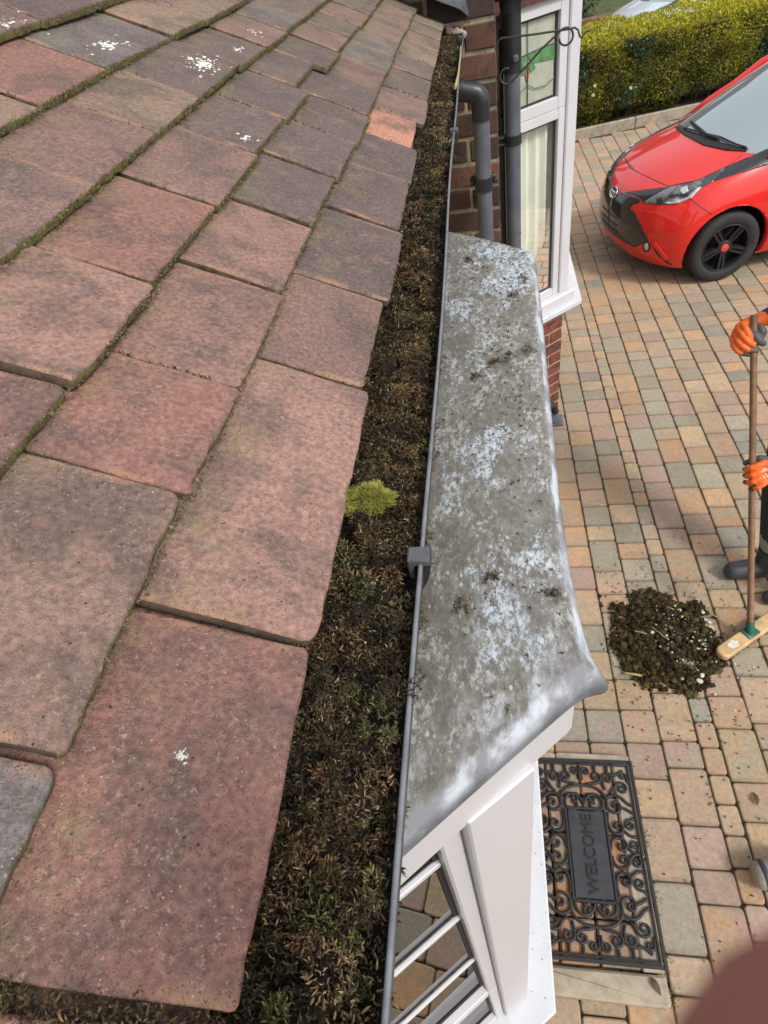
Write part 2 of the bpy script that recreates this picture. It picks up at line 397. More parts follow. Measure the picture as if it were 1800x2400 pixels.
# ------------------------------------------------------------------ the tiled lean-to roof
PITCH, TILT = math.radians(32.25), math.radians(26.0)
XE, ZE, GA = -0.112, 2.8 - 0.2975, 0.1
YEND = 2.50
def course(k): return XE - GA * math.cos(PITCH) * k, ZE + GA * math.sin(PITCH) * k
U_ = Vector((-math.cos(TILT), 0, math.sin(TILT))); N_ = Vector((math.sin(TILT), 0, math.cos(TILT)))
roof = empty('tiled_roof', (XE, 0, ZE), label='weathered red brown clay tile roof slope beside the mossy gutter', cat='roof')
MT['joint'] = simple('joint_dirt', (.085, .058, .040), .95, .5, 60, .8, 260)
def tile_mesh(w, length, seed, nv=17, nu=9, t=0.0098, rc=0.0055, worn=1.0, low_slot=1):
    rs = random.Random(seed); ph = [rs.uniform(0, 50) for _ in range(6)]
    r1, r2 = rc * rs.uniform(.5, 1.6), rc * rs.uniform(.5, 1.6); hw = w / 2 - 0.0009
    chips = [(rs.uniform(-hw, hw), rs.uniform(.002, .007), rs.uniform(.0003, .0016)) for _ in range(4)]
    def ulow(v):
        u = 0.0007 * worn * noise.noise(Vector((v * 130, ph[0], 0))) + .0007 * worn * noise.noise(Vector((v * 16, ph[1], 3)))
        for r, sg in ((r1, -1), (r2, 1)):
            d = hw - sg * v
            if d < r: u += r - math.sqrt(max(0, r * r - (r - d) ** 2))
        for cv, cwid, cd in chips:
            u += cd * worn * math.exp(-((v - cv) / cwid) ** 2)
        return u
    vs = [-hw + 2 * hw * (0.5 - 0.5 * math.cos(PI * (i / (nv - 1)))) * 1.0 for i in range(nv)]
    us = [0, .0016, .0045, .012] + [.012 + (length - .012) * (i / (nu - 4)) for i in range(1, nu - 3)]
    cam_ = rs.uniform(.0004, .0022)
    V = []; F = []; Mi = []
    for i, u in enumerate(us):
        for j, v in enumerate(vs):
            lo = ulow(v); uu = lo + (length - lo) * u / length
            vv = v + (.0011 * worn * noise.noise(Vector((uu * 35, ph[2], 0 if v < 0 else 9)))) * (abs(v) / hw) ** 6
            z = -cam_ * (v / hw) ** 2 + .0006 * noise.noise(Vector((uu * 20, v * 20, ph[3])))
            de = min(uu - lo, hw - abs(v)); rr_ = .0022 + .0012 * noise.noise(Vector((uu * 60, v * 60, ph[5])))
            if de < rr_: z -= rr_ * .75 * (1 - math.sqrt(max(0, 1 - (1 - de / rr_) ** 2)))
            V.append((uu, -vv, z))
    n = nv
    for i in range(nu - 1):
        for j in range(nv - 1): F.append((i * n + j, i * n + j + 1, (i + 1) * n + j + 1, (i + 1) * n + j)); Mi.append(0)
    # skirts: lower edge, two sides
    ring = [j for j in range(nv)][::-1] + [i * n for i in range(1, nu)]
    ring = [(nu - 1 - i) * n + (nv - 1) for i in range(nu - 1)] + [j for j in range(nv - 1, -1, -1)] + [i * n for i in range(1, nu)]
    o = len(V)
    for q, idx in enumerate(ring):
        x, y, z = V[idx]; low = idx < nv
        V.append((x + (.0006 + .001 * noise.noise(Vector((y * 90, ph[4], 0))) if low else 0), y, -t))
    for q in range(len(ring) - 1):
        a, b = ring[q], ring[q + 1]; F.append((a, b, o + q + 1, o + q)); Mi.append(low_slot if (a < nv and b < nv) else 2)
    me = mesh_from('tile', V, F, [MT['tile'], MT['edge'], MT['joint']], Mi, smooth=True)
    return me
RB = Matrix((U_, Vector((0, -1, 0)), N_)).transposed()
TILE_COL = {'red': (.318, .166, .136), 'pink': (.370, .218, .176), 'mauve': (.268, .169, .146), 'grey': (.180, .135, .127), 'buff': (.325, .232, .170), 'orange': (.58, .28, .19), 'speck': (.275, .182, .145), 'ash': (.210, .184, .180)}
joints = {
    0: [-.325, -.16, .005, .181, .442, .603, .795, .979, 1.141, 1.306, 1.478, 1.651, 1.82, 1.99, 2.158, 2.325, 2.49],
    1: [-.24, -.075, .088, .260, .381, .541, .7025, .866, 1.03, 1.19, 1.355, 1.52, 1.68, 1.845, 2.01, 2.175, 2.34, 2.50],
    2: [-.33, -.165, -.01, .152, .317, .467, .648, .82, .99, 1.155, 1.32, 1.48, 1.645, 1.81, 1.975, 2.14, 2.30, 2.47],
    3: [-.24, -.075, .09, .255, .42, .58, .751, .91, 1.11, 1.275, 1.44, 1.60, 1.765, 1.93, 2.095, 2.26, 2.42, 2.52],
    4: [-.33, -.165, 0, .19, .355, .52, .69, .86, 1.09, 1.25, 1.41, 1.575, 1.74, 1.90, 2.07, 2.23, 2.39, 2.52]}
over = {(0, 2): 'red', (0, 3): 'pink', (0, 4): 'mauve', (0, 5): 'grey', (0, 8): 'orange', (0, 6): 'grey', (0, 7): 'grey', (1, 1): 'ash', (1, 2): 'speck', (1, 3): 'red', (1, 4): 'pink', (1, 5): 'pink', (1, 6): 'grey',
        (2, 2): 'mauve', (2, 3): 'red', (2, 4): 'pink', (2, 5): 'red', (2, 6): 'mauve', (2, 7): 'grey', (3, 5): 'mauve', (3, 6): 'buff', (3, 7): 'grey', (3, 8): 'grey', (1, 7): 'grey', (1, 8): 'grey', (0, 1): 'red', (2, 8): 'grey', (3, 9): 'mauve', (2, 9): 'grey', (1, 9): 'grey', (0, 9): 'mauve', (1, 10): 'mauve', (2, 10): 'grey'}
slip = {(0, 8): .012, (2, 9): .022, (0, 3): -.002, (0, 2): .0, (1, 8): -.006, (2, 10): -.004, (0, 5): -.004, (0, 4): .003}
lift = {(1, 2): .004, (0, 3): .003, (0, 5): .003, (2, 4): .003}
edge_pts = []      # (point, tangent) samples on lower tile edges for moss
tiles = {}
for k in range(-1, 10):
    x, z = course(max(k, 0))
    if k == -1: js = [-.30 + .165 * i for i in range(18)]
    elif k in joints: js = joints[k]
    else: js = [-.33 + (.08 if k % 2 else 0) + .165 * i + random.uniform(-.006, .006) for i in range(18)]
    for i in range(len(js) - 1):
        y0, y1 = js[i], js[i + 1]
        if y0 > YEND - .02: continue
        y1 = min(y1, YEND - .004); yc, wd = (y0 + y1) / 2, y1 - y0
        near = yc < 1.0
        gap = .0012 + random.uniform(0, .0016)
        if (k, i) == (0, 2): gap, yc, wd = .0012, yc + .0035, wd - .006
        me = tile_mesh(wd - gap, .2 if k >= 0 else .11, k * 100 + i + 5, 25 if near else 13, 10 if near else 7, worn=1.3 if near else 1.0, low_slot=1 if k >= 1 else 2)
        o = obj('tile', me, roof)
        sl = slip.get((k, i), random.uniform(-.0025, .003)); lf = lift.get((k, i), random.uniform(-.0004, .0026))
        p = Vector((x, yc, z)) + U_ * (sl if k >= 0 else .010) + N_ * (lf if k >= 0 else -.0135)
        rot = Matrix.Rotation(random.uniform(-.012, .012), 3, N_) @ Matrix.Rotation(random.uniform(-.004, .026), 3, Vector((0, -1, 0))) @ Matrix.Rotation(random.uniform(-.020, .020), 3, U_)
        Mx = (rot @ RB).to_4x4(); Mx.translation = p - roof.location; o.matrix_local = Mx
        far = min(1, max(0, (yc - .2) / 1.3))
        nm = over.get((k, i)) or random.choices(['red', 'pink', 'mauve', 'grey', 'buff', 'ash'], [3 * (1 - far), 2 - 1.2 * far, 3, 1.5 + 5 * far, 1.5, .6 + 1.6 * far])[0]
        c = Vector(TILE_COL[nm]) * random.uniform(.9, 1.1) * (1 if nm == 'orange' else 1 - .14 * far)
        if nm != 'orange': c = c.lerp(Vector((.285, .262, .165)), max(0, min(.5, (yc - 1.1) * .4)) * random.uniform(.4, 1.0))
        o.color = (*c, 1); tiles[(k, i)] = o
        if k >= 0:
            nn = int(wd / .0016)
            for q in range(nn):
                f = (q + .5) / nn - .5
                edge_pts.append((p + Vector((0, f * wd, 0)), k, y0 + (f + .5) * wd))
tag(tiles[(0, 8)], label='newer clean orange tile')
MBu = MB(); xa, za = course(0); xb, zb = course(10)
MBu.add([(xa - .05, -.4, za - .045), (xb, -.4, zb - .02), (xb, YEND, zb - .02), (xa - .05, YEND, za - .045)], [(0, 1, 2, 3)])
MBu.build('roof_underlay', MT['soil'], roof).matrix_parent_inverse = Matrix.Translation(-roof.location)

# moss on tile edges and in joints
L = []
P = []; cw = []
for p, k, y in edge_pts:
    d = noise.noise(Vector((y * 7, k * 3.7, 1.1))) + .35 * noise.noise(Vector((y * 31, k * 9.1, 4)))
    amt = .42 + .55 * d + (.22 if k >= 2 else (-.02 if k == 1 else -.60))
    if y > YEND - .03: continue
    if random.random() < amt: P.append(p)
P = np.array([tuple(p) for p in P])
n = len(P); Un, Nn = np.array(U_), np.array(N_)
GPAL = np.array([[.225, .215, .075], [.185, .180, .060], [.260, .240, .105], [.135, .105, .055], [.105, .078, .045]])
for rep in range(6):
    off = -Un * rng.uniform(-.0005, .0028, (n, 1)) + Nn * rng.uniform(-.0098, .0000, (n, 1)) + np.array([0, 1, 0]) * rng.normal(0, .001, (n, 1))
    D = -Un * rng.uniform(.15, .9, (n, 1)) + Nn * rng.uniform(.2, 1.1, (n, 1)) + rng.normal(size=(n, 3)) * .35
    ci = rng.choice(5, n, p=[.3, .28, .15, .15, .12]); C = GPAL[ci] * rng.uniform(.55, 1.25, (n, 1))
    L.append(blades(P + off, D, rng.uniform(.0008, .0027, n), rng.uniform(.0005, .0013, n), C, .5, 1.2, .85))
# joints between neighbours on a row: a thin line of dirt and moss; the wide gap low in view gets more
JP = []
for k in range(0, 6):
    x, z = course(k); js = joints.get(k, [])
    for i, y in enumerate(js):
        if y > YEND - .05: continue
        wide = (k, i) == (0, 2); s = .0042 if wide else .0006
        for q in range(420 if wide else (60 if random.random() < .6 else 12)):
            u = random.uniform(.004, .098)
            if not wide and noise.noise(Vector((u * 40, y * 9, k))) < .02: continue
            JP.append(tuple(Vector((x, y + (.0005 if wide else 0) + random.gauss(0, s), z)) + U_ * u - N_ * random.uniform(.001, .006 if not wide else .007)))
JP = np.array(JP); n = len(JP)
for rep in range(3):
    D = Nn * 1.0 + rng.normal(size=(n, 3)) * .7; C = PAL[rng.choice(len(PAL), n)] * rng.uniform(.7, 1.7, (n, 1))
    L.append(blades(JP + rng.normal(size=(n, 3)) * .0006, D, rng.uniform(.002, .005, n), rng.uniform(.0006, .0014, n), C, .7))
V, T, Cc = join_bl(L)
rm = obj('moss', tri_mesh('moss', V, T, MT['moss'], Cc), roof); rm.matrix_parent_inverse = Matrix.Translation(-roof.location); rm['kind'] = 'stuff'

# white lichen crusts on single tiles
MT['lichen'] = simple('white_lichen', (.62, .62, .55), .95, .15, 80, .4, 300)
def lichen_on(key, u0, v0, ru, rv, n, seed, smin=.0009, smax=.0028):
    rs = random.Random(seed); mb = MB(); t = tiles[key]
    for q in range(n):
        a = rs.uniform(0, 2 * PI); r = abs(rs.gauss(0, .5)); u, v = u0 + ru * r * math.cos(a), v0 + rv * r * math.sin(a)
        s = rs.uniform(smin, smax); m_ = rs.randint(5, 8); ph = rs.uniform(0, 6)
        ring = [(u + s * rs.uniform(.5, 1.2) * math.cos(ph + 2 * PI * j / m_), v + s * rs.uniform(.6, 1.8) * math.sin(ph + 2 * PI * j / m_)) for j in range(m_)]
        V = [(a_, b_, .0002) for a_, b_ in ring] + [(u, v, .0007)]
        mb.add(V, [(j, (j + 1) % m_, m_) for j in range(m_)])
    o = mb.build('lichen', MT['lichen'], t); o['kind'] = 'stuff'
lichen_on((3, 7), .035, -.035, .028, .045, 150, 1); lichen_on((4, 7), .035, .03, .02, .06, 55, 2)
lichen_on((5, 6), .02, .0, .03, .08, 120, 3); lichen_on((0, 2), .052, -.008, .0036, .0036, 60, 4, .00025, .0007); lichen_on((3, 8), .03, .0, .012, .02, 22, 5); lichen_on((2, 7), .02, .05, .012, .02, 14, 6)
lichen_on((3, 9), .04, .02, .02, .03, 12, 7)

# ------------------------------------------------------------------ gutter
RX, RZ, GR = -0.057, 2.475, 0.054
GX = RX - GR; GY0, GY1 = -.30, 2.44
gut = empty('rain_gutter', (GX, 0, RZ), label='dark grey half round plastic gutter choked with moss below the tiles', cat='gutter')
mb = MB(); V = []; F = []; na = 20
prof = [(GX + GR * math.cos(a), RZ + GR * math.sin(a)) for a in [PI + PI * i / na for i in range(na + 1)]]
prof2 = [(GX + (GR + .0022) * math.cos(a), RZ + (GR + .0022) * math.sin(a)) for a in [2 * PI - PI * i / na for i in range(na + 1)]]
loop = prof + prof2; ny = 40; m_ = len(loop)
def gwob(y): return .0016 * math.sin(y * 3.1 + .4) - .0012 * math.sin(y * 7.3)
for i in range(ny + 1):
    y = GY0 + (GY1 - GY0) * i / ny
    for x, z in loop: V.append((x + gwob(y), y, z))
for i in range(ny):
    for j in range(m_): F.append((i * m_ + j, (i + 1) * m_ + j, (i + 1) * m_ + (j + 1) % m_, i * m_ + (j + 1) % m_))
F.append(tuple(range(ny * m_, ny * m_ + m_)))
mb.add(V, F)
def gpart(o): o.matrix_parent_inverse = Matrix.Translation(-gut.location); return o
gpart(mb.build('trough', MT['gutter'], gut, auto=.6))
mb = MB()   # worn rolled rim
path = [(RX + .0006 + gwob(y), y, RZ + .0012) for y in np.linspace(GY0, GY1, 60)]
mb.tube(path, .0017, 8); gpart(mb.build('rim', MT['gutter_rim'], gut, smooth=True))
mb = MB(); mb.add([(GX - GR, GY1, RZ)] + [(x, GY1, z) for x, z in prof] , [tuple(range(1, na + 2))]); gpart(mb.build('stop_end', MT['gutter'], gut))
def clip(y, s=1.0):
    mb = MB(); wv = .0068 * s
    mb.box((RX - .0005, y, RZ + .0035), (.0078, wv, .0036), bev=.0012)
    mb.box((RX - .0062, y, RZ - .006), (.0022, wv, .008), bev=.001)
    o = gpart(mb.build('bracket_clip', MT['gutter_rim2'], gut, auto=.7))
    pts = [(GX + (GR + .0075) * math.cos(a), RZ + (GR + .0075) * math.sin(a)) for a in np.linspace(0.05, -1.6, 12)]
    mb = MB(); Vv = []
    for x, z in pts:
        dx, dz = (x - GX), (z - RZ); l_ = math.hypot(dx, dz); ix, iz = GX + dx / l_ * (GR + .003), RZ + dz / l_ * (GR + .003)
        for (a, b) in ((x, z), (ix, iz)):
            for sy in (-1, 1): Vv.append((a, y + sy * wv * .9 + .004, b))
    Ff = []
    for i in range(len(pts) - 1):
        b = i * 4
        Ff += [(b, b + 1, b + 5, b + 4), (b + 2, b + 6, b + 7, b + 3), (b, b + 4, b + 6, b + 2), (b + 1, b + 3, b + 7, b + 5)]
    Ff.append((0, 2, 3, 1)); mb.add(Vv, Ff); o2 = gpart(mb.build('bracket_strap', MT['gutter'], gut, auto=.7))
MT['gutter_rim2'] = simple('clip_plastic', (.085, .085, .092), .5, .25, 40, .15, 300)
for y in (.268, 1.325, 2.33): clip(y)

# moss fill
mb_n = (60, 620)
def mfill(x, y):
    e = (x - (GX - GR)) / (2 * GR)      # 0 back .. 1 front
    h = RZ - .0255 + .006 * math.sin(PI * min(1, max(0, e))) + .0125 * noise.noise(Vector((x * 55, y * 40, 0))) + .0065 * noise.noise(Vector((x * 120, y * 110, 5))) + .003 * noise.noise(Vector((x * 330, y * 330, 9)))
    h += .011 * max(0, noise.noise(Vector((0, y * 9, 2.2))))
    lim = RZ - math.sqrt(max(0, GR ** 2 - (x - GX) ** 2)) + .001
    return max(h, lim)
xs = np.linspace(GX - GR + .002, GX + GR - .002, 44); ys = np.concatenate([np.linspace(-.12, .9, 380), np.linspace(.905, 2.43, 260)])
V = [(x, y, mfill(x, y)) for y in ys for x in xs]; nx = len(xs)
F = [(i * nx + j, i * nx + j + 1, (i + 1) * nx + j + 1, (i + 1) * nx + j) for i in range(len(ys) - 1) for j in range(nx - 1)]
MT['peat'] = simple('moss_peat', (.016, .012, .007), .95, .6, 130, 1.0, 420)
pe = mesh_from('gutter_peat', V, F, MT['peat'], smooth=True)
L = []
def scatter(y0, y1, n, r, nper, L_, W_, wts=None, pal=PAL, gain=1.0, x0=GX - .045, x1=GX + .047):
    y = rng.uniform(y0, y1, n); x = rng.uniform(x0, x1, n)
    z = np.array([mfill(a, b) for a, b in zip(x, y)]) - .001
    L.append(clump_set(np.stack([x, y, z], 1), r * rng.uniform(.5, 1.4, n), nper, L_ * rng.uniform(.6, 1.5, n), W_, pal, wts, gain=gain))
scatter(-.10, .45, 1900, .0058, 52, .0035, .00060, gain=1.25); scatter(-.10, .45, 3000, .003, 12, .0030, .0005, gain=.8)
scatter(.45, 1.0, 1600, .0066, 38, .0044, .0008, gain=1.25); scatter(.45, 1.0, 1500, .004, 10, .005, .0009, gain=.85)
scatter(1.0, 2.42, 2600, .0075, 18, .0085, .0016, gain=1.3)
GP = np.array([[.28, .29, .08], [.22, .24, .06], [.34, .30, .12], [.34, .20, .08]])
scatter(-.1, 2.42, 150, .004, 9, .005, .0009, pal=GP, gain=.7)
# clods: domes of short blades over a dark core, heaped with deep gaps between
def clods(y0, y1, step, rad, nb, bl_, bw):
    cs = []; y = y0
    while y < y1:
        x = GX - .047
        while x < GX + .047:
            xx, yy = x + random.uniform(-.45, .45) * step, y + random.uniform(-.45, .45) * step
            if abs(xx - GX) < .050 and random.random() < .975:
                z = mfill(xx, yy) + random.uniform(-.35, 1.55) * rad + .004 * noise.noise(Vector((xx * 60, yy * 40, 8))); cs.append((xx, yy, z, rad * random.uniform(.5, 1.5)))
            x += step
        y += step
    cs = np.array(cs); m = len(cs); k = nb
    ci = rng.choice(len(PAL), m); base = PAL[ci] * np.exp(rng.normal(-.16, .46, (m, 1)))
    d = rng.normal(size=(m * k, 3)); d[:, 2] = np.abs(d[:, 2]) * .9 + .12; d = unit(d); R3 = np.repeat(cs[:, 3], k)[:, None]; cen = np.repeat(cs[:, :3], k, 0)
    shape = np.repeat(np.stack([rng.uniform(.7, 1.4, m), rng.uniform(.7, 1.4, m), rng.uniform(.6, 1.0, m)], 1), k, 0)
    P = cen + d * R3 * shape * rng.uniform(.72, 1.0, (m * k, 1)); dd = unit(d + rng.normal(size=d.shape) * .75)
    C = np.repeat(base, k, 0) * np.exp(rng.normal(0, .3, (m * k, 1))); gsel = np.repeat(rng.uniform(size=m) < .05, k); C[gsel] = C[gsel] * np.array([.85, 1.35, .75]); hl_ = rng.uniform(size=m * k) < .06; C[hl_] = np.array([.34, .25, .12]) * rng.uniform(.6, 1.3, (hl_.sum(), 1))
    return blades(P, dd, bl_ * rng.uniform(.5, 1.5, m * k), bw * rng.uniform(.6, 1.4, m * k), C, .8, 1.35, .5), cs
b1, c1_ = clods(-.11, .62, .0104, .0090, 150, .0035, .00085); b2, c2_ = clods(.62, 1.25, .0135, .0102, 90, .0046, .00125); b3, c3_ = clods(1.25, 2.42, .016, .011, 42, .0065, .0016)
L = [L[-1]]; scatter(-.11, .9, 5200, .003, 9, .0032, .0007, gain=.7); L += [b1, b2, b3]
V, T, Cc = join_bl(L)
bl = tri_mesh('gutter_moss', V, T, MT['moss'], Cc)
gm = empty('gutter_moss', (GX, 0, RZ), label='dense dark brown and olive moss and leaf litter filling the gutter', cat='moss')
gm['kind'] = 'stuff'
for nm, me in (('peat', pe), ('moss_blades', bl)):
    o = obj(nm, me, gm); o.matrix_parent_inverse = Matrix.Translation(-gm.location); o['kind'] = 'stuff'
# litter: straws, leaf flakes, pale crumbs lying on the moss
mb = MB()
for q in range(330):
    y = random.uniform(-.1, 2.3); x = random.uniform(GX - .03, GX + .045); z = mfill(x, y) + random.uniform(.002, .006)
    a = random.uniform(0, PI); l_ = random.uniform(.003, .010); kind = random.random()
    d = Vector((math.cos(a), math.sin(a), random.uniform(-.3, .4)))
    if kind < .68:
        s = d.cross(Vector((0, 0, 1))).normalized() * l_ * .06; c = Vector((x, y, z)); e = Vector((0, 0, .12 * l_))
        mb.add([c - d * l_ / 2 - s, c - d * l_ / 2 + s, c + s + e, c - s + e, c + d * l_ / 2], [(0, 1, 2, 3), (3, 2, 4)], 0 if random.random() < .4 else 1)
    elif kind < .90:
        r = random.uniform(.0005, .0012); mb.box((x, y, z), (r, r * 1.3, r * .7), 2, Matrix.Rotation(a, 3, 'Z'), bev=r * .3)
    else:
        s = d.cross(Vector((0, 0, 1))).normalized() * l_ * .3; c = Vector((x, y, z)); e = Vector((0, 0, .2 * l_)); d2 = d * l_ * .6
        mb.add([c - d2, c - s - d2 * .2 + e, c - s * .8 + d2 * .4 + e, c + d2, c + s * .8 + d2 * .4 + e, c + s - d2 * .2 + e, c + e * .2], [(0, 6, 1), (1, 6, 2), (2, 6, 3), (3, 6, 4), (4, 6, 5), (5, 6, 0)], 3)
MT['straw'] = simple('dry_straw', (.36, .29, .14), .8); MT['straw2'] = simple('brown_straw', (.14, .085, .035), .8); MT['crumb'] = simple('pale_crumb', (.55, .53, .47), .9); MT['leaf'] = simple('dead_leaf', (.085, .055, .028), .8, .3, 200)
lo = mb.build('litter', [MT['straw'], MT['straw2'], MT['crumb'], MT['leaf']], gm); lo.matrix_parent_inverse = Matrix.Translation(-gm.location); lo['kind'] = 'stuff'
# one bright cushion of living moss
_q = on_plane(862, 1185, 2, RZ - .012); cp = Vector((_q.x, _q.y, 0)); cp.z = RZ - .0085
th = rng.uniform(0, 2 * PI, 5200); rr = np.sqrt(rng.uniform(0, 1, 5200)); ex, ey, eh = .0195, .0150, .0065
lx, ly = rr * np.cos(th), rr * np.sin(th); hz = np.sqrt(np.maximum(0, 1 - rr ** 2)) * eh; wob = 1 + .35 * np.array([noise.noise(Vector((2.2 * math.cos(a), 2.2 * math.sin(a), 3))) for a in th]); lx = lx * wob; ly = ly * wob
P = np.stack([lx * ex, ly * ey, hz], 1); D = np.stack([lx * .9 + .25, ly * .9 - .5, .75 + hz * 0], 1) + rng.normal(size=(5200, 3)) * .13
g = np.clip(.86 + .5 * (ly * .55 + hz / eh * .65 - .25) + rng.normal(0, .12, 5200), 0, 1)[:, None]
C = (1 - g) * np.array([.055, .070, .012]) + g * np.array([.42, .41, .095])
V, T, Cc = blades(P, D, rng.uniform(.0045, .0085, 5200), rng.uniform(.0006, .0010, 5200), C, .35)
cu = obj('moss_cushion', tri_mesh('moss_cushion', V, T, MT['moss'], np.clip(Cc, 0, 1))); cu.location = cp
tag(cu, 'bright yellow green cushion of living moss sprouting in the gutter', 'moss')
# ------------------------------------------------------------------ evaluated meshes
def bake(o, mods):
    """apply modifiers (type, settings) and return the resulting mesh; removes the temp object"""
    for ty, kw in mods:
        md = o.modifiers.new(ty, ty)
        for a, v in kw.items(): setattr(md, a, v)
    bpy.context.view_layer.update()
    dg = bpy.context.evaluated_depsgraph_get(); me = bpy.data.meshes.new_from_object(o.evaluated_get(dg))
    bpy.data.objects.remove(o); return me

# ------------------------------------------------------------------ bay window under the gutter
bay = empty('bay_window', (.02, .6, 0), label='angled white bay window under a flat lead covered roof below the gutter', cat='window')
def bp(o): o.matrix_parent_inverse = Matrix.Translation(-bay.location); return o
CZ = 2.382
out = [(-.155, .030), (-.115, .068), (-.072, .108), (-.030, .1466), (.014, .187), (.044, .2140), (.061, .2275), (.0815, .2290), (.0675, .2460), (.0630, .275), (.0605, .315), (.0590, .3725), (.0594, .43), (.0602, .485), (.0622, .545), (.0640, .606), (.0662, .68), (.0684, .75), (.0702, .82), (.0716, .895), (.0722, .955), (.0735, .978), (.0600, .990), (.040, 1.010), (.003, 1.048), (-.034, 1.079), (-.072, 1.108), (-.115, 1.14), (-.155, 1.17)]
for i in range(9, 20):
    x, y = out[i]; out[i] = (x + .0016 * noise.noise(Vector((y * 22, 3, 1))), y)
rings = [(.003, -.029), (.0005, -.025), (.0, -.018), (.0025, -.010), (.006, -.005), (.010, -.0015), (.014, .0002)]
V = []; F = []; n = len(out)
for k, (d, dz) in enumerate(rings):
    pol = inset(out, d) if abs(d) > 1e-6 else out
    for i, (x, y) in enumerate(pol):
        zz = CZ + dz + (.0011 * noise.noise(Vector((x * 30, y * 14, 7))) if dz > -.01 else .0012 * noise.noise(Vector((y * 40, x * 40, 2))))
        if i == 7 and k < 4: zz -= .004
        V.append((x, y, zz))
for k in range(len(rings) - 1):
    for i in range(n): F.append((k * n + i, k * n + (i + 1) % n, (k + 1) * n + (i + 1) % n, (k + 1) * n + i))
tmp = obj('tmp', mesh_from('tmp', V, F, MT['lead'], smooth=True)); me = bake(tmp, [('SUBSURF', dict(levels=2, render_levels=2))])
bm = bmesh.new(); bm.from_mesh(me)
be_ = [e for e in bm.edges if e.is_boundary and all(v.co.z > CZ - .004 for v in e.verts)]
bmesh.ops.triangle_fill(bm, use_beauty=True, use_dissolve=False, edges=be_, normal=(0, 0, 1))
for f in bm.faces: f.smooth = True
bm.normal_update(); bm.to_mesh(me); bm.free()
me.name = 'lead_roof'; co = np.empty(len(me.vertices) * 3); me.vertices.foreach_get('co', co); co = co.reshape(-1, 3)
pl = np.array(out); seg = [(pl[i], pl[i + 1]) for i in range(0, n - 1)]
dist = np.full(len(co), 9.0)
for i, (a, b) in enumerate(seg):
    ab = b - a; t = np.clip(((co[:, :2] - a) @ ab) / (ab @ ab), 0, 1); d = np.linalg.norm(co[:, :2] - a - t[:, None] * ab, axis=1)
    wt = 1.0 if i < 7 else (1.35 if i < 21 else 2.2); dist = np.minimum(dist, d * wt)
edge = np.clip(1 - (dist - .002) / .026, 0, 1); edge = np.where(co[:, 2] < CZ - .004, 1, edge)
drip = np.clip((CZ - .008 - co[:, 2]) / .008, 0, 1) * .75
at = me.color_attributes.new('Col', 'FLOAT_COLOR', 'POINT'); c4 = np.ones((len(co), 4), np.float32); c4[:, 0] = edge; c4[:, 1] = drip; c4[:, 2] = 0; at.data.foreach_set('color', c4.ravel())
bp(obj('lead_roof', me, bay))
# white fascia board below the lead, and a soffit
fout = out[:5] + [(.036, .2070), (.050, .2195), (.0545, .2255), (.0560, .2420), (.0570, .275)] + out[10:]; fo = inset(fout, .0035); fi = inset(fout, .016)
mb = MB(); nn = len(fo)
V = [(x, y, CZ - .026) for x, y in fo] + [(x, y, 2.302) for x, y in fo] + [(x, y, 2.302) for x, y in fi]
F = [(i, nn + i, nn + (i + 1) % nn, (i + 1) % nn) for i in range(nn)] + [(nn + i, 2 * nn + i, 2 * nn + (i + 1) % nn, nn + (i + 1) % nn) for i in range(nn)]
mb.add(V, F); bp(mb.build('fascia', MT['upvc'], bay))
mb = MB(); mb.prism(inset(fout, .0165), 2.309, 2.318); bp(mb.build('soffit', MT['upvc'], bay))

A40 = math.radians(40)
class Facet:
    def __init__(s, pc, tx, ty, nx, ny): s.p, s.t, s.n = Vector((*pc, 0)), Vector((tx, ty, 0)), Vector((nx, ny, 0))
    def box(s, mb, s0, s1, d0, d1, z0, z1, m=0, bev=.0025):
        c = s.p + s.t * (s0 + s1) / 2 + s.n * (d0 + d1) / 2; c.z = (z0 + z1) / 2
        mb.box(c, (abs(s1 - s0) / 2, abs(d1 - d0) / 2, abs(z1 - z0) / 2), m, Matrix((s.t, s.n, Vector((0, 0, 1)))).transposed(), bev)
    def quad(s, mb, s0, s1, d, z0, z1, m=0):
        q = [s.p + s.t * a + s.n * d + Vector((0, 0, z)) for a, z in ((s0, z0), (s1, z0), (s1, z1), (s0, z1))]; mb.add(q, [(0, 1, 2, 3)], m)
def light(f, parent, fix, s0, s1, z0, z1, fw, glass, gd=-.03, gk=.006, bars=()):
    """one glazed light: frame of four members, gasket, pane, bars"""
    mb = MB()
    f.box(mb, s0, s0 + fw, -.055, -.012, z0, z1); f.box(mb, s1 - fw, s1, -.055, -.012, z0, z1)
    f.box(mb, s0 + fw, s1 - fw, -.055, -.0125, z0, z0 + fw); f.box(mb, s0 + fw, s1 - fw, -.055, -.0125, z1 - fw, z1)
    fr = fix(mb.build('window_frame', MT['upvc'], parent))
    a, b, c, d = s0 + fw, s1 - fw, z0 + fw, z1 - fw; mb = MB()
    for q in ((a, a + gk, c, d), (b - gk, b, c, d), (a + gk, b - gk, c, c + gk), (a + gk, b - gk, d - gk, d)): f.box(mb, q[0], q[1], gd - .008, gd + .003, q[2], q[3], 0, 0)
    fix(mb.build('gasket', MT['gasket'], parent))
    mb = MB(); f.quad(mb, a + gk * .5, b - gk * .5, gd, c + gk * .5, d - gk * .5); fix(mb.build('pane', glass, parent))
    for z in bars:
        mb = MB(); f.box(mb, a, b, gd + .001, gd + .007, z - .005, z + .005, 0, .0015); fix(mb.build('glazing_bar', MT['upvc'], parent))
ct, st_ = math.cos(A40), math.sin(A40)
fn = Facet((.02, .19), -ct, -st_, st_, -ct); ff = Facet((.02, 1.02), -ct, st_, st_, ct); fr_ = Facet((.02, .19), 0, 1, 1, 0)
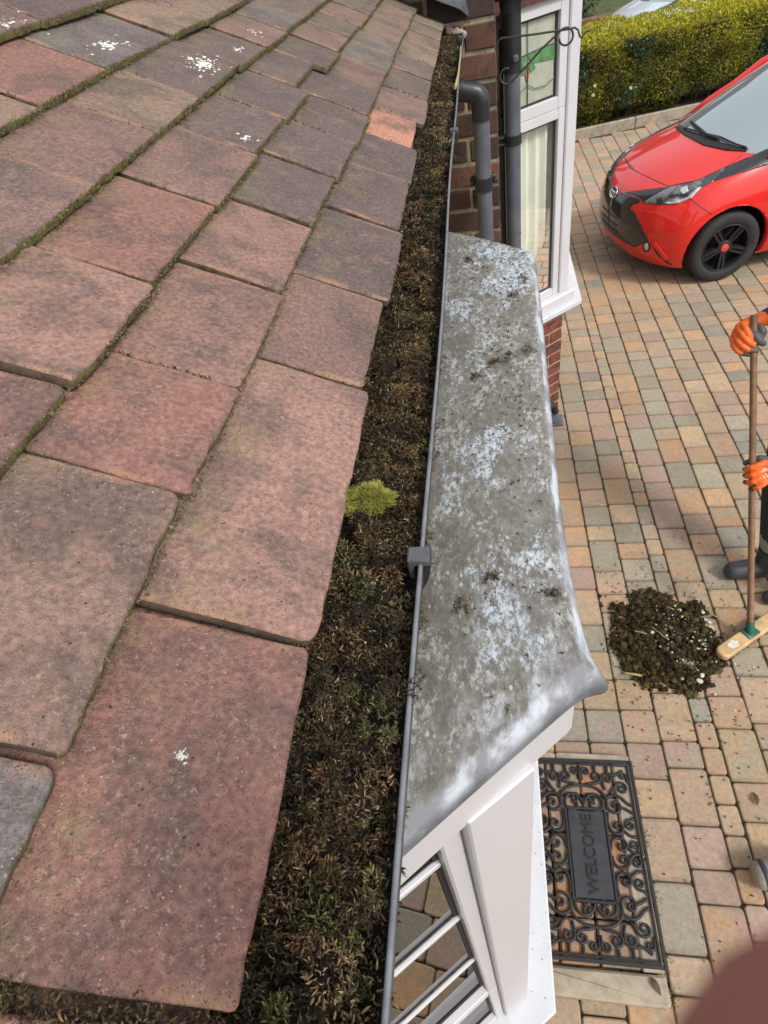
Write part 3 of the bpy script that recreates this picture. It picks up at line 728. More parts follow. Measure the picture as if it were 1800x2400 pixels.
for f, Ls in ((fn, .285), (ff, .285)):
    mb = MB(); f.box(mb, .0, .0695, -.06, 0, .802, 2.3085, 0, .002); bp(mb.build('corner_post', MT['upvc'], bay))
    light(f, bay, bp, .070, Ls, 1.335 - .03, 2.3085, .022, MT['glass_near'], bars=(2.18, 1.945, 1.64))
    light(f, bay, bp, .070, Ls, .803, 1.303, .022, MT['glass_near'])
light(fr_, bay, bp, .012, .42, .803, 2.3085, .05, MT['glass_near']); light(fr_, bay, bp, .421, .818, .803, 2.3085, .05, MT['glass_near'])
mb = MB(); mb.prism([(-.2, -.066), (.088, .166), (.088, 1.048), (-.2, 1.28)], .772, .800, bev=.004); bp(mb.build('sill', MT['upvc_dirty'], bay))
mb = MB(); mb.prism([(-.2, -.01), (.03, .186), (.03, 1.026), (-.2, 1.23)], 0, .771); bp(mb.build('apron_wall', MT['mortar'], bay))
# dirt specks on the sill
mb = MB()
for q in range(45):
    x, y = random.uniform(.03, .085), random.uniform(.19, .75); r = random.uniform(.0004, .0012); mb.box((x, y, .8006), (r, r * random.uniform(.5, 2), .0005), 0, Matrix.Rotation(random.uniform(0, 3), 3, 'Z'))
o = bp(mb.build('dirt_specks', simple('grey_dirt', (.22, .21, .20), .9), bay)); o['kind'] = 'stuff'

# crumbs of moss fallen on the lead roof: the larger clumps are things of their own
def clump_mesh(r, n, seed, pal=PAL, gain=1.3, L=.004, W=.0011):
    c = rng.normal(size=(max(3, n // 10), 3)) * r * np.array([.55, .55, .22]); c[:, 2] = np.abs(c[:, 2])
    v, t, cc = clump_set(c, r * .5, 12, L, W, pal, gain=gain); v[:, 2] = np.maximum(v[:, 2], .0003)
    return tri_mesh('moss_clump', v, t, MT['moss'], np.clip(cc, 0, 1))
big = [((1088, 1425), .0085, 'largest olive moss clump on the lead roof, near the gutter clip'), ((1195, 838), .0105, 'long brown moss clump in the middle of the lead roof'), ((1238, 823), .009, 'dark moss clump beside the long one, near the outer edge of the lead roof'), ((1158, 852), .006, 'small moss clump left of the long one on the lead roof'),
       ((1228, 650), .0075, 'dark moss clump near the far outer corner of the lead roof'), ((1200, 696), .007, 'yellowish moss clump beyond the long one on the lead roof'), ((1101, 612), .0065, 'dark moss crumb at the far end of the lead roof'), ((1150, 1352), .005, 'small brown moss clump between two pale patches on the lead roof'),
       ((1113, 884), .0052, 'lone black crumb left of the middle of the lead roof'), ((1298, 1398), .0055, 'small yellow green moss clump near the outer edge of the lead roof')]
for (p, r, lb) in big:
    q = on_plane(*p, 2, CZ + .001); o = obj('moss_clump', clump_mesh(r, 60, 1)); o.location = q; tag(o, lb, 'moss', 'moss clumps fallen on the lead roof')
L = []
cs = []
for q in range(330):
    y = random.uniform(.2, 1.05) if random.random() < .55 else random.uniform(.55, 1.05); x = random.gauss(.012, .030)
    if x > .055 or x < -.07 or y < .17 + (x + .02) * .9: continue
    cs.append((x, y, CZ + .001))
cs = np.array(cs); v, t, cc = clump_set(cs, rng.uniform(.0004, .0016, len(cs)), 7, .0018, .0009, gain=1.0); v[:, 2] = np.maximum(v[:, 2], CZ - .0005)
o = obj('moss_crumbs', tri_mesh('moss_crumbs', v, t, MT['moss'], np.clip(cc, 0, 1))); tag(o, 'scatter of tiny dark moss crumbs on the lead roof', 'moss', kind='stuff')

# ------------------------------------------------------------------ house wall behind the gutter
hw = MB()
for (y0, y1, z0, z1) in ((-1.5, -.02, 0, 2.40), (1.20, YEND, 0, 2.40), (-.02, 1.20, 0, .77), (-.02, 1.20, 2.336, 2.40)):
    hw.box((-.30, (y0 + y1) / 2, (z0 + z1) / 2), (.098, (y1 - y0) / 2 - .0005, (z1 - z0) / 2))
hwall = hw.build('house_wall', MT['mortar']); tag(hwall, 'house wall under the tiled lean-to roof behind the bay window', 'wall')
mb = MB(); mb.box((-1.3, .6, 1.3), (.02, 1.6, 1.1)); mb.box((-.85, .6, .70), (.45, 1.6, .02)); o = mb.build('room_interior', MT['room']); tag(o, kind='structure')
mb = MB(); mb.box((-.182, (GY0 + YEND) / 2, 2.42), (.012, (YEND - GY0) / 2, .075), bev=.003); mb.box((-.21, (GY0 + YEND) / 2, 2.345), (.02, (YEND - GY0) / 2, .004)); o = mb.build('fascia_board', MT['upvc']); tag(o, 'fascia board hidden behind the mossy gutter', 'board')

# ------------------------------------------------------------------ brick pier at the end of the roof, and the house beyond
BRICK_CACHE = {}
def brick_data(l_, h_, d_, v):
    k = (round(l_, 4), round(h_, 4), round(d_, 3), v)
    if k not in BRICK_CACHE:
        mb = MB(); mb.box((0, 0, 0), (l_ / 2, d_ / 2, h_ / 2), bev=.004); rs = random.Random(v)
        V = [(x + rs.uniform(-.002, .002), y + rs.uniform(-.0015, .0015), z + rs.uniform(-.002, .002)) for x, y, z in mb.V]
        BRICK_CACHE[k] = mesh_from('brick', V, mb.F, MT['brick'])
    return BRICK_CACHE[k]
BCOL = [(.120, .062, .045), (.085, .050, .038), (.150, .072, .048), (.065, .045, .036), (.105, .055, .042), (.055, .043, .038)]
def brick_wall(parent, f, length, z0, z1, L=.215, H=.068, J=.012, depth=.10, cols=BCOL, proud=0.0, start=0):
    row = start; z = z0
    while z + H <= z1 + .001:
        s = 0.0; first = True
        while s < length - .02:
            bl = (L / 2 - J / 2) if (first and row % 2) else L
            bl = min(bl, length - s); first = False
            if bl > .03:
                o = obj('brick', brick_data(bl, H, depth, random.randint(0, 4)), parent)
                c = f.p + f.t * (s + bl / 2) + f.n * (-depth / 2 + proud + random.uniform(-.0015, .0015)); c.z = z + H / 2
                Mx = Matrix((f.t, f.n, Vector((0, 0, 1)))).transposed().to_4x4(); Mx.translation = c; o.matrix_parent_inverse = Matrix.Translation(-parent.location); o.matrix_basis = Mx
                cc = Vector(random.choice(cols)) * random.uniform(.8, 1.2); o.color = (*cc, 1)
            s += bl + J
        z += H + J; row += 1
PX = .0485
pier = empty('brick_house_wall', (PX, YEND, 0), label='weathered brick wall corner at the far end of the tiled roof', cat='wall')
fp_ = Facet((PX, YEND), -1, 0, 0, -1); brick_wall(pier, fp_, .48, .84, 3.30, H=.0705, J=.0123)
fs_ = Facet((PX, YEND + .112), 0, 1, 1, 0); brick_wall(pier, fs_, .72, .84, 2.60, H=.0705, J=.0123, depth=.09, start=1)
mb = MB(); mb.box(((PX - .006 - 2.0) / 2, YEND + 2.0, 1.65), ((2.0 + PX - .006) / 2, 1.994, 1.65)); o = mb.build('mortar_bed', MT['mortar'], pier); o.matrix_parent_inverse = Matrix.Translation(-pier.location)
# lead flashing and pink mortar fillet where the tiles meet the wall
MT['flash'] = simple('lead_flashing', (.075, .08, .09), .55, .35, 22, .3, 120)
fl = []; xa, za = course(0)
for i in range(9):
    s = i / 8; fl.append((s,))
mb = MB(); V = []; F = []
prof_f = [(-.035, -.012), (-.060, .030), (-.115, .045), (-.2, .10), (-.32, .175), (-.45, .255)]
for (x, dz) in prof_f:
    for (yy, zz) in ((YEND - .085, .010), (YEND - .04, .018), (YEND - .012, .028), (YEND - .008, .10)):
        fac = 0.15 if x == -.035 else 1
        V.append((x + .004 * noise.noise(Vector((x * 30, yy * 30, 0))), YEND - (YEND - yy) * (fac if zz < .05 else 1), ZE + dz + zz * (1 if x < -.05 else .4) + (.01 if x > -.05 else 0)))
for i in range(len(prof_f) - 1):
    for j in range(3): F.append((i * 4 + j, i * 4 + j + 1, (i + 1) * 4 + j + 1, (i + 1) * 4 + j))
mb.add(V, F); o = mb.build('lead_flashing', MT['flash']); tag(o, 'dark lead flashing dressed over the roof end against the brick wall', 'flashing')
sm = o.modifiers.new('sub', 'SUBSURF'); sm.levels = 2; sm.render_levels = 2; so_ = o.modifiers.new('sol', 'SOLIDIFY'); so_.thickness = .002
MT['pinkm'] = simple('pink_mortar', (.36, .26, .23), .95, .25, 60, .8, 250)
mb = MB(); mb.box((-.060, YEND - .012, 2.466), (.016, .012, .010), 0, Matrix.Rotation(.5, 3, 'Y'), .005); mb.box((-.080, YEND - .014, 2.474), (.013, .012, .011), 0, Matrix.Rotation(-.3, 3, 'Y'), .005); mb.box((-.100, YEND - .013, 2.480), (.012, .012, .010), 0, Matrix.Rotation(.2, 3, 'Y'), .005)
o = mb.build('mortar_fillet', MT['pinkm']); tag(o, 'lump of pinkish mortar at the gutter end below the lead flashing', 'mortar')
# twig on the rim
mb = MB(); p0 = [on_plane(1067 + 950 * 0, 206, 2, RZ + .006), on_plane(1074, 175, 2, RZ + .006), on_plane(1078, 140, 2, RZ + .006), on_plane(1080, 108, 2, RZ + .006)]
mb.tube(p0, [.0035, .0025, .002, .0015], 6); o = mb.build('dry_twig', MT['straw']); tag(o, 'pale dry twig lying along the far gutter rim', 'twig')

# ------------------------------------------------------------------ downpipes
p1 = empty('downpipe', (-.0095, 2.40, 0), label='grey downpipe with a bend dropping from the mossy gutter, in front of the brick wall', cat='pipe')
def pp(root, o): o.matrix_parent_inverse = Matrix.Translation(-root.location); return o
r = .0275
mb = MB(); mb.tube([(-.0095, 2.40, .1), (-.0095, 2.40, 2.245)], r, 20); pp(p1, mb.build('pipe', MT['pipe'], p1, auto=.7))
mb = MB(); arc = [(-.10, 2.40, 2.337), (-.040, 2.40, 2.320), (-.020, 2.40, 2.313), (-.012, 2.40, 2.303), (-.0095, 2.40, 2.285), (-.0095, 2.40, 2.235)]
mb.tube(arc, r + .0035, 20); pp(p1, mb.build('bend', MT['pipe_black'], p1, auto=.9))
mb = MB(); mb.tube([(-.075, 2.40, 2.331), (-.066, 2.40, 2.329)], r + .006, 20); mb.tube([(-.09, 2.40, 2.335), (-.105, 2.40, 2.36), (-.11, 2.40, 2.43)], r, 16); pp(p1, mb.build('outlet', MT['pipe_black'], p1, auto=.9))
mb = MB(); mb.tube([(-.0095, 2.40, 2.012), (-.0095, 2.40, 2.056)], r + .005, 20); mb.box((-.0095, 2.45, 2.034), (.045, .012, .014), bev=.003); mb.box((-.052, 2.44, 2.034), (.008, .03, .008), bev=.002); mb.box((.033, 2.44, 2.034), (.008, .03, .008), bev=.002); pp(p1, mb.build('pipe_clip', MT['pipe_black'], p1, auto=.9))
QX, QY = .1235, 3.10
p2 = empty('downpipe', (QX, QY, 0), label='tall grey downpipe in front of the far white window frame', cat='pipe'); r = .034
mb = MB(); mb.tube([(QX, QY, .1), (QX, QY, 2.26)], r, 22); pp(p2, mb.build('pipe', MT['pipe'], p2, auto=.7))
mb = MB(); mb.tube([(QX, QY, 2.225), (QX, QY, 2.26), (QX + .001, QY, 2.30), (QX - .001, QY, 2.43)], [r + .0035] * 4, 22); pp(p2, mb.build('upper_pipe', MT['pipe_black'], p2, auto=.7))
mb = MB(); mb.box((QX + .012, QY - .037, 2.275), (.013, .01, .013), 0, Matrix.Rotation(.7, 3, 'Z'), .006); pp(p2, mb.build('socket_lug', MT['gutter_rim2'], p2))
mb = MB(); mb.tube([(QX - .002, QY, 2.42), (QX - .004, QY, 2.475)], [r + .006, r + .012], 22); mb.box((QX + .01, QY, 2.50), (.085, .06, .035), bev=.014); pp(p2, mb.build('hopper', MT['pipe_black'], p2, auto=.9))
mb = MB()
for z in (1.962, 1.990): mb.box(((PX + QX) / 2 - .01, QY, z), ((QX - PX) / 2 + .01, .014, .006), bev=.002)
mb.tube([(QX, QY, 1.958), (QX, QY, 1.996)], r + .0045, 22); pp(p2, mb.build('pipe_clip', MT['pipe_black'], p2, auto=.9))

# ------------------------------------------------------------------ far bay window
fb = empty('bay_window', (.474, 4.4, 0), label='far white bay window with leaded stained glass top light and net curtains', cat='window')
def fb_(o): o.matrix_parent_inverse = Matrix.Translation(-fb.location); return o
g1 = Facet((.474, 3.70), -ct, -st_, st_, -ct); g2 = Facet((.474, 3.70), 0, 1, 1, 0); g3 = Facet((.474, 5.10), -ct, st_, st_, ct)
FS, FT = .943, 2.385
for g in (g1, g3):
    mb = MB(); g.box(mb, .0, .075, -.065, 0, FS, FT, 0, .006); fb_(mb.build('corner_post', MT['upvc'], fb))
    light(g, fb, fb_, .076, .555, FS, 1.9405, .045, MT['glass'], gk=.011, gd=-.035); light(g, fb, fb_, .076, .555, 1.942, FT, .052, MT['glass'], gk=.010, gd=-.035)
for s0 in (.012, .71): light(g2, fb, fb_, s0, s0 + .68, FS, 1.9405, .045, MT['glass'], gk=.01); light(g2, fb, fb_, s0, s0 + .68, 1.942, FT, .045, MT['glass'], gk=.01)
mb = MB(); mb.prism([(PX, 3.255), (.560, 3.685), (.560, 5.115), (PX, 5.545)], .842, .872, bev=.004); fb_(mb.build('sill', MT['upvc_dirty'], fb))
mb = MB(); mb.prism([(PX, 3.30), (.512, 3.688), (.512, 5.112), (PX, 5.50)], .8725, .9425, bev=.01); fb_(mb.build('sill_riser', MT['upvc'], fb))
mb = MB(); mb.prism([(PX, 3.33), (.475, 3.69), (.475, 5.11), (PX, 5.47)], FT + .001, 3.2); hd = fb_(mb.build('head_wall', MT['brick'], fb)); hd.color = (.10, .045, .035, 1)
# leaded lights
MT['came'] = simple('lead_came', (.10, .10, .10), .5); MT['gglass'] = simple('green_glass', (.10, .23, .09), .15, .25, 30); MT['oglass'] = simple('amber_glass', (.32, .13, .05), .15); MT['cream_glass'] = simple('frosted_glass', (.46, .47, .38), .35, .12, 20)
mb = MB(); g1.quad(mb, .14, .49, -.0385, 2.00, 2.325); fb_(mb.build('frosted_backing', MT['cream_glass'], fb))
def gpoly(name, pts, mat, d=-.0335):
    mb = MB(); q = [g1.p + g1.t * s + g1.n * d + Vector((0, 0, z)) for s, z in pts]; mb.add(q, [tuple(range(len(q)))]); return fb_(mb.build(name, mat, fb))
gpoly('stained_pane', [(.141, 2.21), (.141, 2.15), (.29, 2.165), (.315, 2.205)], MT['gglass']); gpoly('stained_pane', [(.489, 2.19), (.489, 2.13), (.34, 2.15), (.318, 2.205)], MT['gglass'])
gpoly('stained_pane', [(.316, 2.155), (.300, 2.135), (.316, 2.085), (.332, 2.135)], MT['oglass'])
gpoly('stained_pane', [(.316, 2.165), (.275, 2.16), (.262, 2.14), (.295, 2.13)], MT['gglass'], -.0325); gpoly('stained_pane', [(.316, 2.165), (.357, 2.16), (.370, 2.14), (.337, 2.13)], MT['gglass'], -.0325)
mb = MB()
def gp(s, z): return g1.p + g1.t * s + g1.n * (-.031) + Vector((0, 0, z))
mb.tube([gp(.316, 2.325), gp(.316, 2.0)], .0028, 6); mb.tube([gp(.141, 2.212), gp(.23, 2.213), gp(.316, 2.207), gp(.41, 2.202), gp(.489, 2.192)], .0022, 6)
mb.tube([gp(.316, 2.085), gp(.27, 2.06), gp(.20, 2.055), gp(.141, 2.075)], .002, 6); mb.tube([gp(.316, 2.085), gp(.37, 2.06), gp(.44, 2.055), gp(.489, 2.07)], .002, 6)
fb_(mb.build('lead_cames', MT['came'], fb, smooth=True))
# curtains behind the lower lights
for g, s1 in ((g1, .55), (g2, 1.38)):
    V = []; F = []; kk = 80
    for i in range(kk + 1):
        s = .06 + (s1 - .06) * i / kk; dd = -.085 + .016 * math.sin(s * 95) + .008 * math.sin(s * 41 + 1)
        for z in (FS, 2.37): q = g.p + g.t * s + g.n * dd; V.append((q.x, q.y, z))
    for i in range(kk): F.append((2 * i, 2 * i + 2, 2 * i + 3, 2 * i + 1))
    fb_(obj('curtain', mesh_from('curtain', V, F, MT['curtain'], smooth=True), fb))
mb = MB(); mb.box((.1, 4.4, 1.6), (.01, 1.2, .8)); fb_(mb.build('room_back', MT['room'], fb))
# brick apron
g1b = Facet((.452, 3.712), -ct, -st_, st_, -ct); g2b = Facet((.452, 3.712 + .10), 0, 1, 1, 0)
FBC = [(.215, .072, .050), (.185, .062, .045), (.235, .088, .058), (.16, .058, .045)]
MT['mortar2'] = simple('apron_mortar', (.50, .33, .22), .95, .2, 60, .6, 250)
brick_wall(fb, g1b, .52, .003, .842, H=.0715, J=.0125, depth=.098, cols=FBC); brick_wall(fb, g2b, .9, .003, .842, H=.0715, J=.0125, depth=.09, cols=FBC, start=1)
mb = MB(); mb.prism([(PX, 3.385), (.446, 3.719), (.446, 5.08), (PX, 5.42)], 0, .8405); fb_(mb.build('apron_mortar', MT['mortar2'], fb))

# gully at its foot
gy = empty('gully_pipe', (.48, 3.62, 0), label='short black waste pipe over a gully at the foot of the far bay', cat='pipe')
mb = MB(); mb.tube([(.26, 3.535, .16), (.35, 3.565, .155), (.405, 3.585, .13), (.42, 3.59, .07)], .026, 14); pp(gy, mb.build('pipe', MT['pipe_black'], gy, auto=.9))
mb = MB(); mb.tube([(.42, 3.56, .012), (.42, 3.56, .04)], [.05, .045], 16); mb.box((.39, 3.57, .010), (.08, .06, .010), bev=.004); pp(gy, mb.build('grate', MT['pipe'], gy, auto=.7))

# ------------------------------------------------------------------ wrought iron basket bracket
br = empty('hanging_bracket', (PX, 2.56, 2.35), label='wrought iron hanging basket bracket with scrolls, fixed to the brick wall', cat='bracket')
def bb(o): o.matrix_parent_inverse = Matrix.Translation(-br.location); return o
by = 2.56
def P(x, z): return (x, by, z)
mb = MB(); mb.tube([P(.0525, 2.26), P(.0525, 2.40), P(.056, 2.418), P(.066, 2.424), P(.18, 2.418), P(.285, 2.415), P(.305, 2.416), P(.316, 2.408), P(.322, 2.39), P(.330, 2.386), P(.337, 2.395), P(.345, 2.403), P(.353, 2.398)], .0032, 8)
bb(mb.build('arm', MT['iron'], br, smooth=True))
def spiral(cx, cz, r0, r1, a0, a1, n=30): return [P(cx + (r0 + (r1 - r0) * i / n) * math.cos(a0 + (a1 - a0) * i / n), cz + (r0 + (r1 - r0) * i / n) * math.sin(a0 + (a1 - a0) * i / n)) for i in range(n + 1)]
s1 = spiral(.083, 2.318, .020, .026, 1.2, 5.4, 26); s2 = spiral(.277, 2.395, .026, .020, 2.3, -3.1, 30)
mb = MB(); mb.tube(s1 + [P(.150, 2.335), P(.20, 2.375)] + s2, .0034, 8); bb(mb.build('scroll_brace', MT['iron'], br, smooth=True))
mb = MB(); mb.box((.050, by, 2.34), (.0016, .009, .09)); mb.box((.051, by - .004, 2.38), (.004, .003, .003), bev=.001); bb(mb.build('back_plate', MT['iron'], br))
# ------------------------------------------------------------------ driveway of tumbled block pavers
drive = MB(); drive.add([(-1.5, -1.5, -.014), (7, -1.5, -.014), (7, 12.5, -.014), (-1.5, 12.5, -.014)], [(0, 1, 2, 3)])
drive = drive.build('driveway', MT['sand']); tag(drive, kind='structure')
PCOL = [((.425, .268, .165), 3.6), ((.320, .282, .205), 2.2), ((.400, .280, .195), 4.0), ((.288, .258, .195), 1.4), ((.450, .280, .160), 2.0), ((.255, .238, .202), 1.1), ((.360, .248, .198), 2.6), ((.410, .298, .188), 3.2)]
def visible(x, y, z=0.0):
    c = RW.transposed() @ (Vector((x, y, z)) - CAM)
    if c.z <= .05: return None
    return IW / 2 + FPX * c.x / c.z, IH / 2 + FPX * c.y / c.z, c.z
strips = [-.275, -.12, .035, .19, .345, .502, .657, .814, .899, 1.056]
while strips[-1] < 4.2: strips.append(strips[-1] + (.157 if len(strips) % 6 else .152))
KERB0, KSL = 9.76, .215          # hedge kerb line y = KERB0 + KSL * x
pav = []
STEP = (-.15, .505, .272, 1.135)
for si in range(len(strips) - 1):
    x0, x1 = strips[si], strips[si + 1]; y = -.9 + random.uniform(0, .2)
    while y < 11:
        l_ = random.choices([.118, .157, .157, .232], [1, 1.4, 1.4, 1.6])[0]
        if x1 - x0 < .1: l_ = random.choice([.118, .157, .118])
        y1 = y + l_; xc, yc = (x0 + x1) / 2, (y + y1) / 2
        if yc < KERB0 + KSL * xc - .05 and not (xc < .38 and .42 < yc < 1.02) and not (xc < -.1 and yc > .1 and yc < 1.1) and not (xc < .40 and 3.45 < yc < 5.4) and not (xc < .05 and yc > 2.5):
            pav.append((xc, yc, x1 - x0, l_))
        y = y1
vis = []
for q in pav:
    v = visible(q[0], q[1])
    ok = v is not None and -60 < v[0] < 1860 and -60 < v[1] < 2460 and q[0] > .25
    vis.append((0 if ok else 1, (v[2] if v else 99), q))
vis.sort(key=lambda a: (a[0], a[1]))
def paver_geo(wx, ly, rs):
    ol = round_rect(0, 0, wx / 2 - .0020, ly / 2 - .0020, rs.uniform(.0115, .018), 4)
    ol = [(x + rs.uniform(-.0009, .0009), y + rs.uniform(-.0009, .0009)) for x, y in ol]; n = len(ol)
    i1 = inset(ol, .0025); i2 = inset(ol, .0062)
    V = [(x, y, -.03) for x, y in ol] + [(x, y, -.007) for x, y in ol] + [(x, y, -.0022) for x, y in i1] + [(x, y, 0) for x, y in i2]
    F = []
    for k in range(3): F += [(k * n + i, k * n + (i + 1) % n, (k + 1) * n + (i + 1) % n, (k + 1) * n + i) for i in range(n)]
    F.append(tuple(range(3 * n, 4 * n))); return V, F
VAR = {}
def paver_data(wx, ly):
    k = (round(wx, 3), round(ly, 3), random.randint(0, 3))
    if k not in VAR:
        V, F = paver_geo(wx, ly, random.Random(hash(k) % 1000)); VAR[k] = mesh_from('paver', V, F, MT['paver'], smooth=True); VAR[k].polygons[len(F) - 1].use_smooth = False
    return VAR[k]
FV = []; FF = []; FC = []
for idx, (nv, dp, (xc, yc, wx, ly)) in enumerate(vis):
    c = Vector(random.choices([a for a, b in PCOL], [b for a, b in PCOL])[0]) * random.uniform(.85, 1.15)
    zj = random.uniform(-.0025, .002); rz = random.gauss(0, .008); drift = -.008 * (yc - 2.5)
    if idx < 300 and nv == 0:
        o = obj('paver', paver_data(wx, ly), drive); o.location = (xc + drift, yc, zj); o.rotation_euler = (random.gauss(0, .006), random.gauss(0, .006), rz); o.color = (*c, 1)
    else:
        V, F = paver_geo(wx, ly, random); b = len(FV); ca, sa = math.cos(rz), math.sin(rz)
        FV += [(xc + drift + x * ca - y * sa, yc + x * sa + y * ca, z + zj) for x, y, z in V]; FF += [tuple(i + b for i in f) for f in F]; FC += [tuple(c)] * len(V)
o = obj('paver_field', mesh_from('paver_field', FV, FF, MT['paver_far'], smooth=False, cols=np.array(FC)), drive); o['kind'] = 'stuff'
# moss in the joints
JP = []
for si in range(1, len(strips) - 1):
    for q in range(240):
        y = random.uniform(.2, 6); x = strips[si] - .008 * (y - 2.5)
        if noise.noise(Vector((x * 6, y * 2.5, 3))) > .02 and visible(x, y) and x > .5: JP.append((x + random.gauss(0, .003), y, -.007))
JP = np.array(JP); n = len(JP); C = np.array([[.05, .045, .018]]) * rng.uniform(.6, 1.6, (n, 1))
v, t, cc = blades(JP, np.array([0, 0, 1.]) + rng.normal(size=(n, 3)) * .5, rng.uniform(.005, .011, n), rng.uniform(.003, .007, n), C, .5)
o = obj('joint_moss', tri_mesh('joint_moss', v, t, MT['moss'], np.clip(cc, 0, 1)), drive); o['kind'] = 'stuff'
# ground beyond: one sheet to the horizon, road
mb = MB(); mb.add([(-150, -100, -.05), (150, -100, -.05), (150, 250, -.05), (-150, 250, -.05)], [(0, 1, 2, 3)]); o = mb.build('ground', MT['soil']); tag(o, kind='structure')
mb = MB(); mb.add([(-40, 11.7 - 40 * KSL, -.02), (60, 11.7 + 60 * KSL, -.02), (60, 19 + 60 * KSL, -.02), (-40, 19 - 40 * KSL, -.02)], [(0, 1, 2, 3)]); o = mb.build('road', MT['asphalt']); tag(o, kind='structure')

# ------------------------------------------------------------------ doorstep and mat
step = empty('doorstep', (.18, .7, 0), label='low step edged with pale kerb stones, under the black welcome mat', cat='step')
def sp(o): o.matrix_parent_inverse = Matrix.Translation(-step.location); return o
def stone(x0, x1, y0, y1, z1, nm='kerb_stone', mat='stone', col=None, bev=.008):
    pol = round_rect((x0 + x1) / 2, (y0 + y1) / 2, (x1 - x0) / 2, (y1 - y0) / 2, .010, 4); pol = [(x + random.uniform(-.002, .002), y + random.uniform(-.002, .002)) for x, y in pol]
    mb = MB(); mb.prism(pol, -.02, z1, bev=bev); o = sp(mb.build(nm, MT[mat], step, auto=.35))
    if col: o.color = (*col, 1)
    return o
stone(.055, .505, .274, .362, .048); stone(-.15, .05, .274, .362, .047)
stone(.43, .503, .368, .73, .046); stone(.43, .503, .735, 1.10, .047); stone(.20, .505, 1.106, 1.135, .047, bev=.004); stone(-.15, .195, 1.106, 1.135, .047, bev=.004)
for i in range(4):
    for j in range(5):
        x0 = -.13 + .14 * i; y0 = .37 + .147 * j; stone(x0 + .002, x0 + .136, y0 + .002, y0 + .143, .044 + random.uniform(-.002, .001), 'paver', 'paver', random.choice([(.36, .185, .105), (.30, .15, .10), (.30, .20, .14), (.27, .21, .15)]))
mat_ = empty('welcome_mat', (.296, .74, .048), label='black rubber scrollwork doormat reading WELCOME on the doorstep', cat='mat')
def mp(o): o.matrix_parent_inverse = Matrix.Translation(-mat_.location); return o
MX0, MX1, MY0, MY1 = .077, .515, .376, 1.105; MZ = .052
mb = MB()
for i0, hw_, hz in ((.007, .0062, .006), (.022, .0035, .0045)):
    a, b, c, d = MX0 + i0, MX1 - i0, MY0 + i0, MY1 - i0; zz = MZ + hz - .003
    mb.box((a, (c + d) / 2, zz), (hw_, (d - c) / 2 + hw_, hz), bev=.002); mb.box((b, (c + d) / 2, zz), (hw_, (d - c) / 2 + hw_, hz), bev=.002)
    mb.box(((a + b) / 2, c, zz), ((b - a) / 2 - hw_, hw_, hz - .0004), bev=.002); mb.box(((a + b) / 2, d, zz), ((b - a) / 2 - hw_, hw_, hz - .0004), bev=.002)
mp(mb.build('border', MT['rubber'], mat_))
mb = MB(); mb.box((.296, .7335, MZ + .001), (.0705, .157, .006), bev=.002); mp(mb.build('name_panel', MT['rubber_panel'], mat_))
mb = MB()
a, b, c, d = .218, .374, .567, .900
for q in (((a, (c + d) / 2), (.005, (d - c) / 2)), ((b, (c + d) / 2), (.005, (d - c) / 2)), (((a + b) / 2, c), ((b - a) / 2 - .006, .005)), (((a + b) / 2, d), ((b - a) / 2 - .006, .005))):
    mb.box((*q[0], MZ + .002), (*q[1], .0075), bev=.002)
mp(mb.build('panel_frame', MT['rubber'], mat_))
cu_ = bpy.data.curves.new('welcome_text', 'FONT'); cu_.body = 'WELCOME'; cu_.size = .078; cu_.align_x = 'CENTER'; cu_.align_y = 'CENTER'; cu_.extrude = .0022; cu_.bevel_depth = .0006; cu_.space_character = 1.0
to = obj('lettering_tmp', cu_); bpy.context.view_layer.update()
tm = bpy.data.meshes.new_from_object(to.evaluated_get(bpy.context.evaluated_depsgraph_get())); bpy.data.objects.remove(to)
tm.materials.clear(); tm.materials.append(MT['rubber_text'] if 'rubber_text' in MT else simple('mat_letter', (.012, .012, .013), .5)); tm.name = 'lettering'
xs_ = [v.co.x for v in tm.vertices]; wtxt = max(xs_) - min(xs_); sc = .285 / wtxt
o = obj('lettering', tm, mat_); o.location = (.300 - .296, .7335 - .74, MZ + .0085 - .048); o.rotation_euler = (0, 0, PI / 2); o.scale = (sc, sc * 1.05, 1)
# scrollwork
def vol(cx, cy, R_, a0, turns, sgn=1, n=26, tail=None):
    pts = []
    for i in range(n + 1):
        f = i / n; a = a0 + sgn * 2 * PI * turns * f; r_ = R_ * (1 - .86 * f); pts.append((cx + r_ * math.cos(a), cy + r_ * math.sin(a)))
    if tail: pts = list(tail) + pts
    return pts
mcx, mcy = .296, .7405; scr = []
def add_sym(pts, r=.0048):   # four-fold mirrored
    for sx in (1, -1):
        for sy in (1, -1): scr.append(([(mcx + sx * x, mcy + sy * y) for x, y in pts], r))
add_sym([(.0, .178), (.012, .205), (.040, .222), (.066, .212), (.078, .182), (.068, .158), (.048, .150), (.030, .160), (.026, .178), (.036, .188), (.044, .180)])     # big heart round the panel ends
add_sym([(.0, .255), (.04, .252), (.075, .235), (.094, .205), (.092, .168)])
add_sym(vol(.030, .212 - .012, .020, 2.2, 1.1, -1, 18), .004)
add_sym([(.092, .168), (.110, .150), (.135, .150), (.146, .172), (.138, .192), (.120, .192), (.116, .176), (.126, .170)])
add_sym([(.090, .150), (.084, .11), (.096, .075), (.122, .066), (.142, .082), (.140, .106), (.122, .114), (.110, .102), (.116, .090), (.126, .094)])
add_sym([(.084, .012), (.088, .040), (.110, .056), (.138, .050), (.148, .028), (.136, .010), (.118, .012), (.112, .028), (.124, .034)])
add_sym([(.190, .000), (.160, .006), (.148, .028)]); add_sym([(.190, .062), (.170, .060), (.142, .082)])
